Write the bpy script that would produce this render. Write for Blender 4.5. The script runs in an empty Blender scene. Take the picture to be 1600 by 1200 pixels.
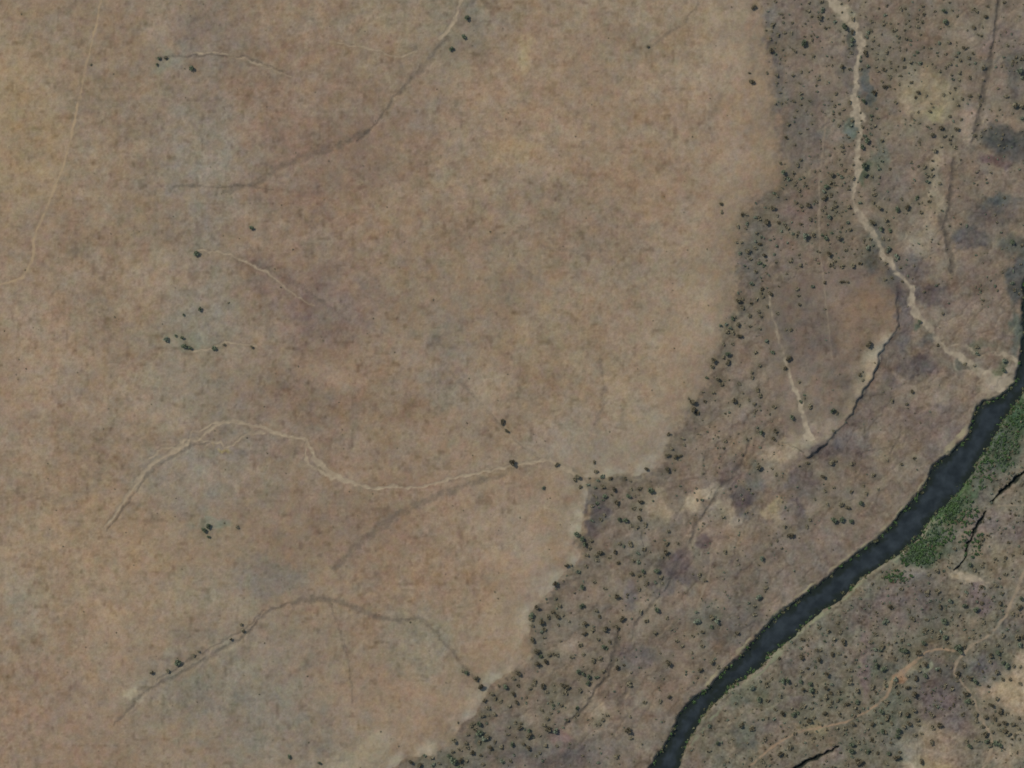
import bpy, math, random
import numpy as np

# ------------------------------------------------------------------ camera, light, exposure
S = 0.6                      # metres per photograph pixel
ALT = 6000.0                 # the aeroplane / satellite stands far above the land
def wx(u): return (u-800.0)*S
def wy(v): return (600.0-v)*S
sc = bpy.context.scene
cam_d = bpy.data.cameras.new("camera"); cam = bpy.data.objects.new("camera", cam_d)
sc.collection.objects.link(cam); sc.camera = cam
cam.location = (0, 0, ALT+6.0)
cam_d.sensor_width = 36.0; cam_d.lens = 36.0*ALT/(1600*S)
cam_d.clip_start = 10.0; cam_d.clip_end = 60000.0

SUN_EL, SUN_AZ = math.radians(50), math.radians(-52)       # from the upper left (north-west)
world = bpy.data.worlds.new("World"); sc.world = world; world.use_nodes = True
wn = world.node_tree; bg = wn.nodes["Background"]
sky = wn.nodes.new("ShaderNodeTexSky"); sky.sky_type = 'NISHITA'; sky.sun_disc = False
sky.sun_elevation = SUN_EL; sky.sun_rotation = SUN_AZ
wn.links.new(sky.outputs[0], bg.inputs[0]); bg.inputs[1].default_value = 0.13
sd = bpy.data.lights.new("sun", 'SUN'); sd.energy = 3.0; sd.angle = math.radians(0.5); sd.color = (1.0, 0.95, 0.88)
sun = bpy.data.objects.new("sun", sd); sc.collection.objects.link(sun)
dx, dy, dz = math.sin(SUN_AZ)*math.cos(SUN_EL), math.cos(SUN_AZ)*math.cos(SUN_EL), math.sin(SUN_EL)
from mathutils import Vector
sun.rotation_euler = Vector((dx, dy, dz)).to_track_quat('Z', 'Y').to_euler()
sun.location = (dx*900, dy*900, dz*900)
sc.view_settings.view_transform = 'Standard'; sc.view_settings.look = 'None'
sc.view_settings.exposure = 0.0; sc.view_settings.gamma = 1.0
sc.render.filter_size = 1.5
sc.cycles.filter_width = 1.7
sc.cycles.max_bounces = 4

GAIN = np.array([0.955, 0.945, 0.885])     # albedo for a wanted picture colour under this light
def lin(c):
    c = np.clip(np.asarray(c, dtype=np.float64)/255.0, 0, 1)
    return np.where(c <= 0.04045, c/12.92, ((c+0.055)/1.055)**2.4)
def alb(c): return lin(c)*GAIN
# ------------------------------------------------------------------ noise in photograph-pixel units
def vnoise(x, y, scale, seed):
    rs = np.random.RandomState(seed); T = rs.rand(256, 256)*2-1
    x = x/scale + seed*7.13; y = y/scale + seed*3.71
    xi = np.floor(x).astype(np.int64); yi = np.floor(y).astype(np.int64)
    fx = x-xi; fy = y-yi
    fx = fx*fx*(3-2*fx); fy = fy*fy*(3-2*fy)
    a = T[xi & 255, yi & 255]; b = T[(xi+1) & 255, yi & 255]
    c = T[xi & 255, (yi+1) & 255]; d = T[(xi+1) & 255, (yi+1) & 255]
    return (a*(1-fx)+b*fx)*(1-fy) + (c*(1-fx)+d*fx)*fy
def fbm(x, y, scale, octs, seed, gain=0.55, rot=True):
    r = 0; amp = 1; tot = 0
    for k in range(octs):
        if rot:
            a = 0.6*k+seed; xx = x*math.cos(a)-y*math.sin(a); yy = x*math.sin(a)+y*math.cos(a)
        else: xx, yy = x, y
        r = r + amp*vnoise(xx, yy, scale/(2.03**k), seed+k*11); tot += amp; amp *= gain
    return r/tot
def sst(t): t = np.clip(t, 0, 1); return t*t*(3-2*t)

def seg_dist(X, Y, pts, reach):
    """distance to a polyline and the half width interpolated along it; far away where beyond reach"""
    D = np.full(X.shape, 1e9); W = np.zeros(X.shape)
    for p, q in zip(pts[:-1], pts[1:]):
        x0, x1 = min(p[0], q[0])-reach, max(p[0], q[0])+reach
        y0, y1 = min(p[1], q[1])-reach, max(p[1], q[1])+reach
        m = np.nonzero((X > x0) & (X < x1) & (Y > y0) & (Y < y1))[0]
        if len(m) == 0: continue
        vx, vy = q[0]-p[0], q[1]-p[1]; L = vx*vx+vy*vy+1e-9
        t = np.clip(((X[m]-p[0])*vx+(Y[m]-p[1])*vy)/L, 0, 1)
        d = np.hypot(X[m]-p[0]-t*vx, Y[m]-p[1]-t*vy)
        w = p[2]+(q[2]-p[2])*t if len(p) > 2 else np.ones(len(m))
        b = d-w < D[m]-W[m]
        D[m[b]] = d[b]; W[m[b]] = w[b]
    return D, W
def inside(X, Y, poly):
    r = np.zeros(X.shape, bool); n = len(poly)
    for i in range(n):
        x0, y0 = poly[i][:2]; x1, y1 = poly[(i+1) % n][:2]
        if y0 == y1: continue
        c = ((y0 > Y) != (y1 > Y)) & (X < (x1-x0)*(Y-y0)/(y1-y0)+x0)
        r ^= c
    return r
def P(s): return [tuple(float(v) for v in t.split(',')) for t in s.split()]

# ------------------------------------------------------------------ lines of the land, read off the photograph
EDGE = P("1190,-3000 1185,0 1192,30 1197,80 1201,120 1212,160 1221,210 1222,260 1214,300 1190,312 1162,325 1156,345 1152,380 1150,420 1149,450 1143,490 1127,520 1112,560 1099,600 1080,635 1062,660 1050,690 1036,710 1016,735 990,747 950,743 912,747 917,790 914,830 900,845 904,870 885,895 862,920 840,945 829,960 825,1000 831,1020 820,1035 790,1055 765,1075 750,1100 735,1125 712,1145 698,1168 682,1180 640,1186 600,1204 500,1400 100,3800")
NWB = P("1018,1200 1032,1180 1045,1160 1052,1145 1062,1122 1075,1105 1090,1090 1105,1080 1128,1055 1160,1027 1168,1015 1180,1005 1190,990 1200,980 1210,968 1222,958 1235,950 1250,938 1275,920 1290,908 1310,890 1340,867 1355,857 1370,845 1385,832 1400,819 1410,803 1419,795 1430,780 1442,768 1449,755 1457,740 1463,727 1470,722 1480,715 1492,705 1505,693 1517,681 1520,665 1524,650 1530,637 1538,629 1549,628 1565,622 1573,616 1586,602 1592,588 1596,560 1602,520 1600,480 1603,440 1680,330 1900,200 3500,-400")
SEB = P("3500,-300 1950,240 1740,370 1640,470 1635,520 1620,570 1603,605 1590,625 1580,640 1565,660 1553,682 1545,697 1530,715 1517,742 1505,760 1490,775 1476,790 1460,803 1449,818 1438,836 1425,848 1410,860 1390,873 1365,890 1340,908 1320,928 1300,943 1275,960 1252,980 1240,993 1220,1010 1200,1025 1190,1040 1175,1050 1160,1061 1145,1070 1130,1085 1112,1100 1098,1118 1085,1140 1073,1160 1065,1180 1059,1200")
RIVER = P("300,3400 850,1500") + NWB + SEB + P("950,1450 420,3450")
MESA = P("1405,425 1402,480 1401,518 1390,538 1376,556 1366,588 1352,606 1341,636 1327,656 1312,676 1290,694 1264,716")
MESAP = MESA + P("1225,690 1205,600 1185,520 1190,470 1230,440 1330,420")

WASHES = [
 P("1292,-8,6 1310,15,7 1325,30,7 1335,42,6 1342,56,6.5 1345,70,8 1343,85,4 1340,105,3.5 1338,130,3 1334,150,4.5 1337,165,7 1342,185,7 1343,205,3 1342,230,4 1340,250,5 1340,275,6 1334,292,3 1333,310,2 1338,325,3 1348,345,3.5 1358,355,4.5 1370,375,4 1377,390,2.5 1382,402,4 1393,412,5 1402,425,3 1415,437,3 1424,450,3.5 1424,470,5 1430,488,5 1445,505,5 1460,520,5 1465,535,4.5 1478,546,6 1495,553,5 1510,564,5 1528,578,6 1545,588,6 1562,600,9 1585,592,7"),
 P("1488,540,1.2 1500,538,2 1515,545,1.4 1530,556,1.2 1550,552,2 1568,551,2.4 1582,558,2.6 1592,568,4"),
 P("1200,452,1 1205,482,1 1212,512,1.6 1217,535,1.5 1226,562,2 1232,580,1.8 1237,600,3.2 1245,615,3 1250,632,2.6 1255,650,2.6 1261,668,3.5 1264,682,6"),
 P("165,822,1.2 185,792,2 205,765,2.4 220,745,3 235,725,3 255,713,2.6 275,703,2.6 287,688,2.2 310,686,1.6 330,668,1.7 345,660,1.9 365,657,2.2 390,663,2.4 415,670,2.4 440,680,2.2 478,686,2.2 485,700,2.8 492,718,3.6 510,735,3.9 535,748,3.5 560,758,2.6 580,763,2.6 620,760,2.3 660,761,2 700,749,1.8 730,743,1.8 780,732,2 800,727,1.8 840,722,2.2 858,719,3.4 872,728,2.6 890,735,3 903,744,2.4"),
 P("232,716,1 255,701,1.6 275,701,2 292,694,1.2 300,672,.8 312,675,1.2 330,662,1 350,657,1"),
 P("306,683,1 325,690,1 345,691,1.8 352,700,1 372,688,1 392,676,1 415,676,1.2"),
 P("478,690,1.4 477,710,1.6 482,728,1.2 497,734,2 520,748,2.4"),
 P("310,391,1.1 340,392,1.3 375,404,1.2 415,424,1.2 440,444,1.3 465,465,1 492,478,.7"),
 P("300,83,.9 340,82,1.3 370,89,1.4 385,93,1 420,107,.8 455,121,.6"),
 P("722,-8,2 713,20,2.4 707,35,3.2 700,48,2.6 688,60,1.6"),
 P("528,67,.6 570,74,1.1 600,82,1.2 622,91,1 650,80,.8"),
 P("296,549,1 320,548,1.3 335,541,1.4 350,535,1.6 375,537,1.1 402,542,1"),
 P("1488,893,1 1502,897,4 1515,903,3 1530,905,2.5 1545,911,1"),
]
TRACKS = [
 P("160,-10,1 150,40,1.1 138,90,1.3 127,140,1.5 112,210,1.4 97,265,1.5 75,320,1.6 55,365,1.8 51,405,1.6 36,433,1.5 -10,448,1.5"),
 P("1291,185,1 1286,230,1.2 1281,280,1.2 1280,340,1.2 1282,400,1.2 1288,450,1.3 1291,480,.9 1300,560,.7"),
 P("1612,870,2.2 1598,900,2 1585,932,2.4 1572,962,2 1556,982,1.8 1540,997,1.6 1520,1007,2 1508,1019,3 1496,1034,2.4 1491,1051,1.2 1503,1066,1.4 1515,1082,1.6 1525,1100,1.7 1531,1120,2.3 1543,1140,2 1551,1155,2 1549,1175,2 1535,1206,1.6"),
 P("1491,1018,1.6 1470,1013,1.2 1447,1020,1.2 1425,1038,3 1408,1052,3.4 1393,1068,2.4 1385,1088,1.8 1362,1108,1.6 1322,1129,1.5 1280,1137,1.5 1245,1145,1.4 1210,1165,1.6 1172,1196,1.4"),
 P("745,620,.7 762,640,1 785,661,.8 800,682,.7 830,706,.8 852,718,.8"),
 P("-10,808,1.4 20,792,1.2 55,776,.7"),
 P("1560,790,1.4 1580,789,1.6 1612,789,1.4"),
 P("1112,868,1.2 1106,905,1.5 1096,930,1.3 1086,958,.8"),
]
# incised dark channels: points x,y,half width then depth m, darkness of the bed colour
GULLIES = [
 (P("700,60,3 685,78,3.4 667,100,5 645,122,5 620,150,3.4 590,190,2.6 560,222,2"), 1.2, .4),
 (P("243,92,1.5 262,90,3 290,89,2 330,87,1.6 390,91,2 440,112,1.4"), 1.2, .5),
 (P("270,292,2 300,290,2.6 340,294,2 380,290,1.6 430,300,1.5"), 1.0, .4),
 (P("178,1132,1.8 205,1108,3 218,1086,4 243,1073,3 275,1057,3.2 312,1036,3 350,1013,3.4 382,995,2.4 402,973,2.4 418,957,3 445,946,4 480,938,5 522,938,5 560,952,5 590,966,4.5 625,969,4 657,968,3.5 680,985,3 700,1010,2.4 727,1042,2.4 752,1070,2"), 1.3, .45),
 (P("246,1064,1.4 282,1041,1.6 322,1018,1.8 355,1000,1.6 392,975,1.5 412,955,1.4"), 1.0, .4),
 (P("516,942,2 530,978,2.5 545,1030,2 553,1100,1.6"), .7, .35),
 (P("168,830,1.4 190,798,1.6 214,768,1.8 232,742,3 252,726,3.5 280,709,2 300,695,1.6 330,693,1.5"), 1.2, .4),
 (P("938,560,3 945,600,4 943,632,4.5 932,662,3"), .8, .35),
 (P("1562,-8,2.2 1556,50,2.6 1547,105,3 1538,150,4 1529,195,3.5 1522,222,2.2"), 2.8, .7),
 (P("1518,90,1.4 1541,98,2 1545,108,2"), 1.6, .3),
 (P("1492,248,3 1488,290,3 1483,325,2.6 1480,345,3"), 2.6, .7),
 (P("1470,340,3 1477,362,4 1485,392,4.4 1488,425,3.4"), 2.8, .75),
 (P("1606,735,3.2 1594,742,3.2 1582,756,2.6 1568,765,3 1556,776,2.6 1549,784,1.5"), 4.0, 1.15),
 (P("1540,800,1.6 1528,822,3 1519,838,2.6 1513,850,1.8 1509,872,2.2 1500,886,2 1490,892,1.2"), 3.2, 1.0),
 (P("1310,1165,1.4 1300,1172,2.6 1285,1182,3.2 1268,1188,2.8 1250,1196,3.6 1236,1206,3"), 3.6, 1.15),
 (P("1548,785,1 1540,782,1.8 1530,772,1.4"), 1.6, .5),
 (P("968,985,1.5 967,1003,3 963,1020,3.4 957,1042,3 950,1060,3 931,1078,2 923,1096,2.8 912,1110,3.6 900,1120,2.4 885,1133,2"), 2.8, .8),
 (P("984,1068,3.5 977,1085,2.5 969,1102,4"), 1.8, .45),
 (P("1172,690,2 1160,725,2.5 1145,745,3 1126,762,3.4 1112,788,2 1090,815,3 1080,850,3 1060,880,5 1048,905,3 1040,925,2"), 1.8, .5),
 (P("1003,828,2 1008,870,2 1034,898,3 1034,930,3 1010,955,2.4 994,975,3 988,1000,2"), 1.4, .45),
 (P("1390,712,1.5 1404,690,1.8 1410,668,1.8"), 1.2, .35),
 (P("1348,705,1.6 1372,703,1.4 1396,700,2"), .9, .25),
 (P("480,452,3 510,480,5 545,500,4"), .6, .25),
 (P("845,385,4 900,395,4 960,410,3"), .5, .25),
 (P("690,565,1.6 712,590,2.4 735,612,2 762,642,2.2 792,674,2 818,698,2.4 846,716,2"), .6, .4),
 (P("575,205,5 530,228,8 480,243,8 435,262,7 400,288,6 350,300,4"), .6, .42),
 (P("520,890,5 560,850,8 610,812,9 660,785,7 720,762,6 790,742,4"), .6, .4),
 (P("395,408,3 440,432,4 480,452,5 500,470,6"), .5, .35),
 (P("1092,5,2 1075,30,3 1058,45,3 1030,65,3 1012,75,2"), .6, .35),
]
SANDBANK = [ # pale river margin strips x,y,half width
 P("1585,600,4 1565,610,6 1552,618,6 1540,623,3 1527,630,3 1520,645,2.5 1513,662,2.6 1508,675,5 1497,688,6 1485,699,6 1475,709,3 1462,722,2.4 1454,735,2 1449,745,2.4 1441,758,1.4 1432,770,1.8 1416,786,2.2 1402,804,2.6 1387,822,2.6 1372,836,3 1355,849,2.2 1338,861,2.2 1300,888,1.6 1262,918,1.8 1240,936,1.6 1214,959,2.6 1196,974,3.4 1185,985,1.8 1166,1008,1.6 1150,1020,5 1130,1036,2 1122,1050,4 1100,1072,1.2"),
 P("1504,772,1.6 1490,790,1.3 1452,826,1 1400,874,1.6 1385,882,2.4 1345,912,2.4 1322,935,1.8 1300,950,1.8 1281,964,3.4 1262,977,2.2 1238,1000,1.3 1222,1014,5.2 1205,1036,1.8 1192,1050,1.6 1166,1066,2.4 1150,1086,2 1120,1115,2 1094,1145,2.4 1080,1165,1.4"),
]
# soil and litter colours as they lie on the land: x,y,rx,ry,angle, r,g,b, strength
def B(s):
    return [tuple(float(v) for v in t.split(',')) for t in s.split()]
PLAT = B("""
300,330,62,260,0,133,121,105,.5 320,640,80,70,0,134,123,106,.35 360,1060,150,80,0,133,122,105,.45 690,1010,60,60,0,134,124,106,.4 420,420,50,24,25,120,104,90,.5 460,620,70,30,10,126,110,94,.4 1030,690,50,40,0,146,132,112,.5
30,200,70,140,0,152,130,101,.6 40,560,90,140,0,147,126,105,.6 150,860,130,110,0,149,126,101,.55 70,1120,110,80,0,143,119,100,.5
480,260,130,110,0,128,108,92,.75 500,480,80,60,0,122,105,92,.7 560,830,140,60,10,125,106,89,.75 600,640,120,60,0,133,113,93,.4
430,130,90,70,0,131,110,93,.5 540,380,110,60,0,132,112,94,.5 440,620,110,60,0,128,110,95,.45 640,180,80,60,0,130,111,95,.35
320,250,60,90,0,134,121,104,.7 320,60,70,60,0,131,117,101,.6 310,480,60,60,0,134,123,106,.75 295,590,60,60,0,136,122,104,.6
310,750,90,55,0,133,121,104,.85 390,700,60,30,0,130,117,102,.4 420,905,55,35,0,126,114,99,.6 330,930,70,40,0,139,126,107,.5
340,1080,120,45,0,131,121,104,.8 450,1150,130,60,0,129,118,102,.8 430,1010,90,30,0,133,121,103,.5 650,1000,45,70,-30,133,122,103,.8
480,1020,70,40,0,134,114,97,.3 700,560,45,90,0,131,117,100,.55 720,40,60,45,0,128,119,103,.75 640,30,70,40,0,139,124,103,.6
930,690,70,45,0,137,124,107,.7 1000,700,70,50,0,142,126,107,.8 960,600,90,60,0,140,123,102,.6 880,350,90,60,0,131,113,95,.5
800,130,70,90,0,146,122,99,.5 900,170,110,90,0,144,122,100,.45 1080,60,90,90,0,142,126,105,.65 1120,220,80,140,0,142,122,102,.65
1060,470,80,110,0,144,126,105,.6 980,400,80,60,0,136,120,102,.4 690,900,110,60,0,146,122,99,.5 820,860,80,70,0,145,126,106,.6
760,1000,60,60,0,145,126,104,.6 640,1100,110,60,0,143,122,101,.6 660,770,90,50,0,138,116,96,.5 170,1000,90,70,0,145,123,101,.5
200,150,80,60,0,134,116,97,.4 100,350,60,50,0,132,112,95,.5 180,330,90,60,0,139,121,100,.4 30,950,30,50,0,138,127,108,.4
820,90,14,30,0,156,136,104,.5 800,230,40,20,0,152,128,96,.4 590,330,60,40,0,147,122,98,.35 240,440,70,60,0,146,124,101,.35
500,700,70,40,0,126,108,93,.4 580,560,90,40,0,140,118,98,.35 870,520,60,60,0,142,122,98,.4 1010,280,70,60,0,145,121,99,.4
345,700,12,5,0,156,140,98,.6 530,1190,70,14,0,150,136,114,.8 560,1180,50,16,-10,149,136,114,.7 610,1165,60,12,0,150,135,114,.4
215,1090,8,14,0,158,144,122,.6 330,825,30,14,0,128,124,106,.6 295,540,30,16,0,131,125,106,.5 260,100,30,12,0,135,126,108,.5
""")
MES = B("""1378,565,26,46,30,151,140,119,.95 1396,528,16,12,0,156,144,122,.9 1352,590,26,28,0,142,129,108,.7 1334,640,24,22,0,144,128,107,.6""")
VAL = B("""
1392,590,16,14,0,100,90,84,.7 1400,560,20,34,0,104,94,86,.7 1370,620,20,14,0,106,95,86,.6 1412,500,10,40,0,98,90,85,.7
1310,24,26,14,30,150,138,115,.9 1322,48,14,16,0,142,130,108,.5 1450,150,46,34,20,142,128,102,.85 1466,178,16,14,0,150,140,104,.7 1435,155,26,16,0,150,138,114,.5
1410,205,30,20,0,130,118,98,.5 1500,60,30,40,0,130,116,98,.7 1466,285,12,54,5,148,134,112,1 1455,330,16,20,0,142,128,106,.7 1440,372,26,30,10,143,131,111,.9
1452,395,16,40,-20,134,120,101,.6 1510,198,14,22,0,146,128,109,.8 1535,190,22,30,0,124,110,97,.4
1490,505,30,20,0,132,117,100,.6 1560,592,30,10,-20,150,136,116,.8 1530,575,26,12,10,140,128,108,.8 1500,470,20,16,0,134,117,101,.6 1560,575,14,8,0,96,96,74,.8 1540,545,16,8,0,92,92,76,.6 1508,568,8,6,0,88,84,72,.7 1430,505,6,8,0,76,80,66,.8 1450,530,14,10,0,92,90,84,.6 1445,475,8,10,0,104,102,92,.5 1295,655,20,18,0,144,132,112,.6
1340,500,52,50,0,126,107,89,.85 1280,640,40,40,0,122,106,92,.5 1285,660,30,12,0,143,130,110,.6 1288,690,12,14,0,148,135,113,.8 1270,690,20,12,-30,144,131,110,.7
1222,705,30,16,-15,146,131,109,.8 1215,712,18,10,0,152,138,115,.5 1192,655,30,30,0,118,103,92,.3
1096,776,30,14,-25,158,143,117,1 1140,812,20,10,-20,146,134,114,.9 1086,846,16,10,0,140,126,106,.7 1114,762,14,11,0,150,135,113,.7 1128,800,22,10,-20,142,130,110,.7 1120,820,34,18,0,131,115,98,.6 1215,800,12,14,0,150,137,108,.9
1225,812,16,12,0,144,130,106,.6 1150,845,40,24,0,128,112,94,.7 1090,860,20,14,0,124,114,98,.5 1180,700,14,18,0,126,113,97,.4
1020,795,17,24,0,136,123,101,.8 1008,925,20,16,0,133,120,100,.6 1040,720,40,30,0,122,108,95,.4 900,870,10,30,0,126,114,98,.4 1150,700,40,30,20,124,107,89,.6
930,1125,10,28,15,148,133,111,.9 925,1098,16,22,20,138,122,103,.7 850,1060,30,12,0,130,115,97,.7 870,1090,24,14,0,122,112,94,.5 960,1150,40,20,0,128,112,96,.6 1010,1100,40,30,0,126,111,96,.6
900,1010,30,20,0,127,112,96,.6 940,1140,30,10,0,130,115,98,.5 1000,860,30,40,0,114,104,92,.4 700,1160,16,12,0,146,132,112,.7
1580,218,48,20,10,70,69,68,.95 1600,240,36,26,0,77,74,72,.7 1555,255,24,8,25,94,76,76,.8 1560,318,30,14,5,80,82,80,.9 1550,335,40,20,0,92,86,82,.6 1590,100,20,50,0,94,90,84,.6
1520,368,26,12,0,88,82,80,.8 1590,425,14,40,0,80,80,76,.8 1580,380,20,16,0,88,86,76,.7 1455,462,34,12,0,90,80,80,.8 1475,470,22,12,0,92,82,82,.7
1435,570,34,18,0,92,84,84,.7 1405,465,10,40,0,98,90,86,.8 1405,440,12,20,0,98,90,84,.6 1430,425,26,24,-30,98,91,87,.7 1590,520,14,40,0,88,92,82,.7 1565,545,30,10,0,100,98,84,.4
1245,20,40,34,0,116,102,92,.4 1205,50,14,50,0,106,98,92,.7 1213,130,10,60,0,104,96,90,.5 1260,190,34,60,0,104,94,84,.6 1330,100,16,50,0,98,92,86,.5
1331,62,10,18,0,78,78,72,.9 1352,136,8,24,0,88,90,90,.85 1328,200,10,20,0,88,96,88,.7 1370,250,14,26,0,92,96,84,.5 1352,262,8,20,0,70,82,66,.7
1300,290,30,30,0,114,100,88,.4 1395,290,30,30,0,106,97,89,.5 1365,380,14,30,0,90,88,80,.7 1365,415,16,14,0,90,88,82,.6 1230,400,30,20,0,118,101,91,.5
1310,440,60,20,0,118,101,91,.6 1270,520,50,50,0,108,96,87,.6 1180,400,20,50,0,102,96,90,.5 1250,330,30,30,0,118,100,92,.5
1350,650,20,14,0,94,86,88,.6 1310,705,18,16,0,96,88,90,.7 1330,690,24,26,40,98,90,88,.6 1290,710,22,20,0,92,83,83,.7 1255,755,24,24,0,92,83,82,.6 1340,720,30,14,0,112,100,92,.3
1165,780,20,18,0,92,84,84,.8 1180,745,12,24,0,96,92,84,.6 1250,800,10,18,0,88,78,82,.8 1240,815,20,16,0,98,88,88,.5 1140,740,30,20,-50,104,92,88,.5
1058,884,26,20,0,90,79,80,.8 1095,840,14,10,-30,92,78,82,.7 1035,915,14,16,0,92,84,84,.6 985,930,12,24,0,102,92,90,.6 932,800,16,34,0,100,90,86,.8 925,830,12,20,0,98,88,86,.6
1480,700,40,40,0,110,98,92,.5 1400,640,50,30,0,116,103,92,.5 1300,860,80,40,0,116,103,93,.4 1200,900,70,40,0,108,98,88,.5 1440,650,50,30,0,114,100,92,.4
830,1190,60,20,0,96,88,82,.7 900,1185,60,26,0,98,90,84,.7 950,1165,20,20,0,98,92,82,.5 875,1160,20,10,0,118,96,92,.6 780,1150,30,30,0,104,96,86,.5 700,1190,50,16,0,104,100,86,.6 755,1155,14,18,0,80,84,70,.6
990,1030,30,20,0,98,92,88,.6 1160,970,30,40,0,100,94,86,.5 1110,980,20,30,0,92,90,80,.5 1300,780,30,24,0,116,106,92,.4 1110,690,60,30,0,114,100,86,.4
1560,500,20,60,0,122,106,92,.5 1500,460,30,40,0,124,110,97,.4 1530,420,30,20,0,122,107,95,.5 1450,620,30,14,0,128,113,97,.5 1385,690,20,14,0,132,118,98,.5 1380,710,12,8,0,138,128,104,.5
1600,330,30,20,0,118,104,90,.4 1570,60,26,30,0,122,108,97,.6 1420,600,14,10,0,138,124,108,.5 1400,590,10,6,0,150,136,118,.4
""")
SEV = B("""
1490,780,50,22,-50,72,92,62,.95 1590,640,20,40,0,70,88,62,.8 1530,740,26,30,0,88,88,78,.7 1560,690,36,40,0,78,86,70,.8 1485,770,10,26,30,74,92,62,.9 1480,795,12,12,0,66,92,62,.9 1440,850,26,14,-30,64,86,58,.95 1445,866,30,12,-20,66,86,60,.8
1430,875,30,18,0,72,84,66,.7 1460,850,30,20,0,82,86,72,.6 1520,790,24,20,0,92,88,78,.4 1500,830,24,24,0,96,94,80,.5 1560,830,50,26,0,112,100,92,.7 1570,870,36,26,0,124,112,94,.8
1540,860,22,16,0,126,114,94,.6 1550,810,40,14,0,114,104,94,.5 1515,905,26,8,10,148,134,110,.9 1530,880,16,30,0,116,106,90,.4 1580,940,20,50,0,116,104,90,.5
1430,930,50,30,0,104,96,88,.7 1400,960,50,30,0,108,96,90,.5 1530,935,20,26,0,108,96,94,.8 1470,1080,40,40,0,98,90,88,.7 1480,1110,30,30,0,104,92,88,.6 1500,1130,26,24,0,110,98,90,.7
1351,1030,8,50,0,118,103,97,.7 1440,1172,32,42,10,152,138,114,.95 1460,1185,30,30,0,148,132,102,.8 1470,1160,30,26,0,128,112,94,.7 1495,1180,20,20,0,120,106,90,.6 1420,1190,20,20,0,148,136,114,.7
1580,1085,36,34,0,150,130,104,.9 1600,1060,20,50,0,152,134,110,.8 1570,1150,34,40,0,132,118,98,.7 1540,1080,10,10,0,130,116,98,.5 1530,1050,30,20,0,92,90,84,.7 1545,1040,20,16,0,98,88,84,.6
1560,1030,20,16,0,88,90,78,.5 1405,1055,12,10,0,150,116,92,.7 1390,1062,10,12,0,142,128,104,.6 1430,1040,16,8,-30,132,114,92,.6 1445,1050,5,8,0,146,144,120,.7 1460,1030,10,20,0,124,110,98,.4
1380,1040,26,14,0,84,88,78,.5 1270,1140,26,6,0,136,122,96,.8 1240,1150,30,14,0,122,108,92,.5 1290,1160,30,10,0,116,104,84,.5 1300,1185,26,12,0,118,106,96,.6 1200,1140,26,20,0,112,100,92,.5
1260,1030,20,20,0,108,100,92,.4 1250,1050,30,30,0,112,100,90,.4 1170,1080,20,16,0,92,94,78,.6 1240,1095,30,8,0,104,94,92,.5 1160,1160,24,20,0,92,96,86,.5 1310,985,40,20,0,102,98,88,.4
1200,1160,20,10,0,120,106,90,.5 1090,1195,26,12,0,116,102,92,.4 1400,1110,30,30,0,92,92,78,.5 1410,1150,30,26,0,98,96,88,.5 1350,950,40,20,0,106,96,90,.4 1380,910,40,12,-30,108,104,88,.4
1570,975,24,16,0,96,92,82,.5 1470,965,20,24,0,94,92,82,.4 1300,1020,40,30,0,112,102,90,.4
""")
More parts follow.
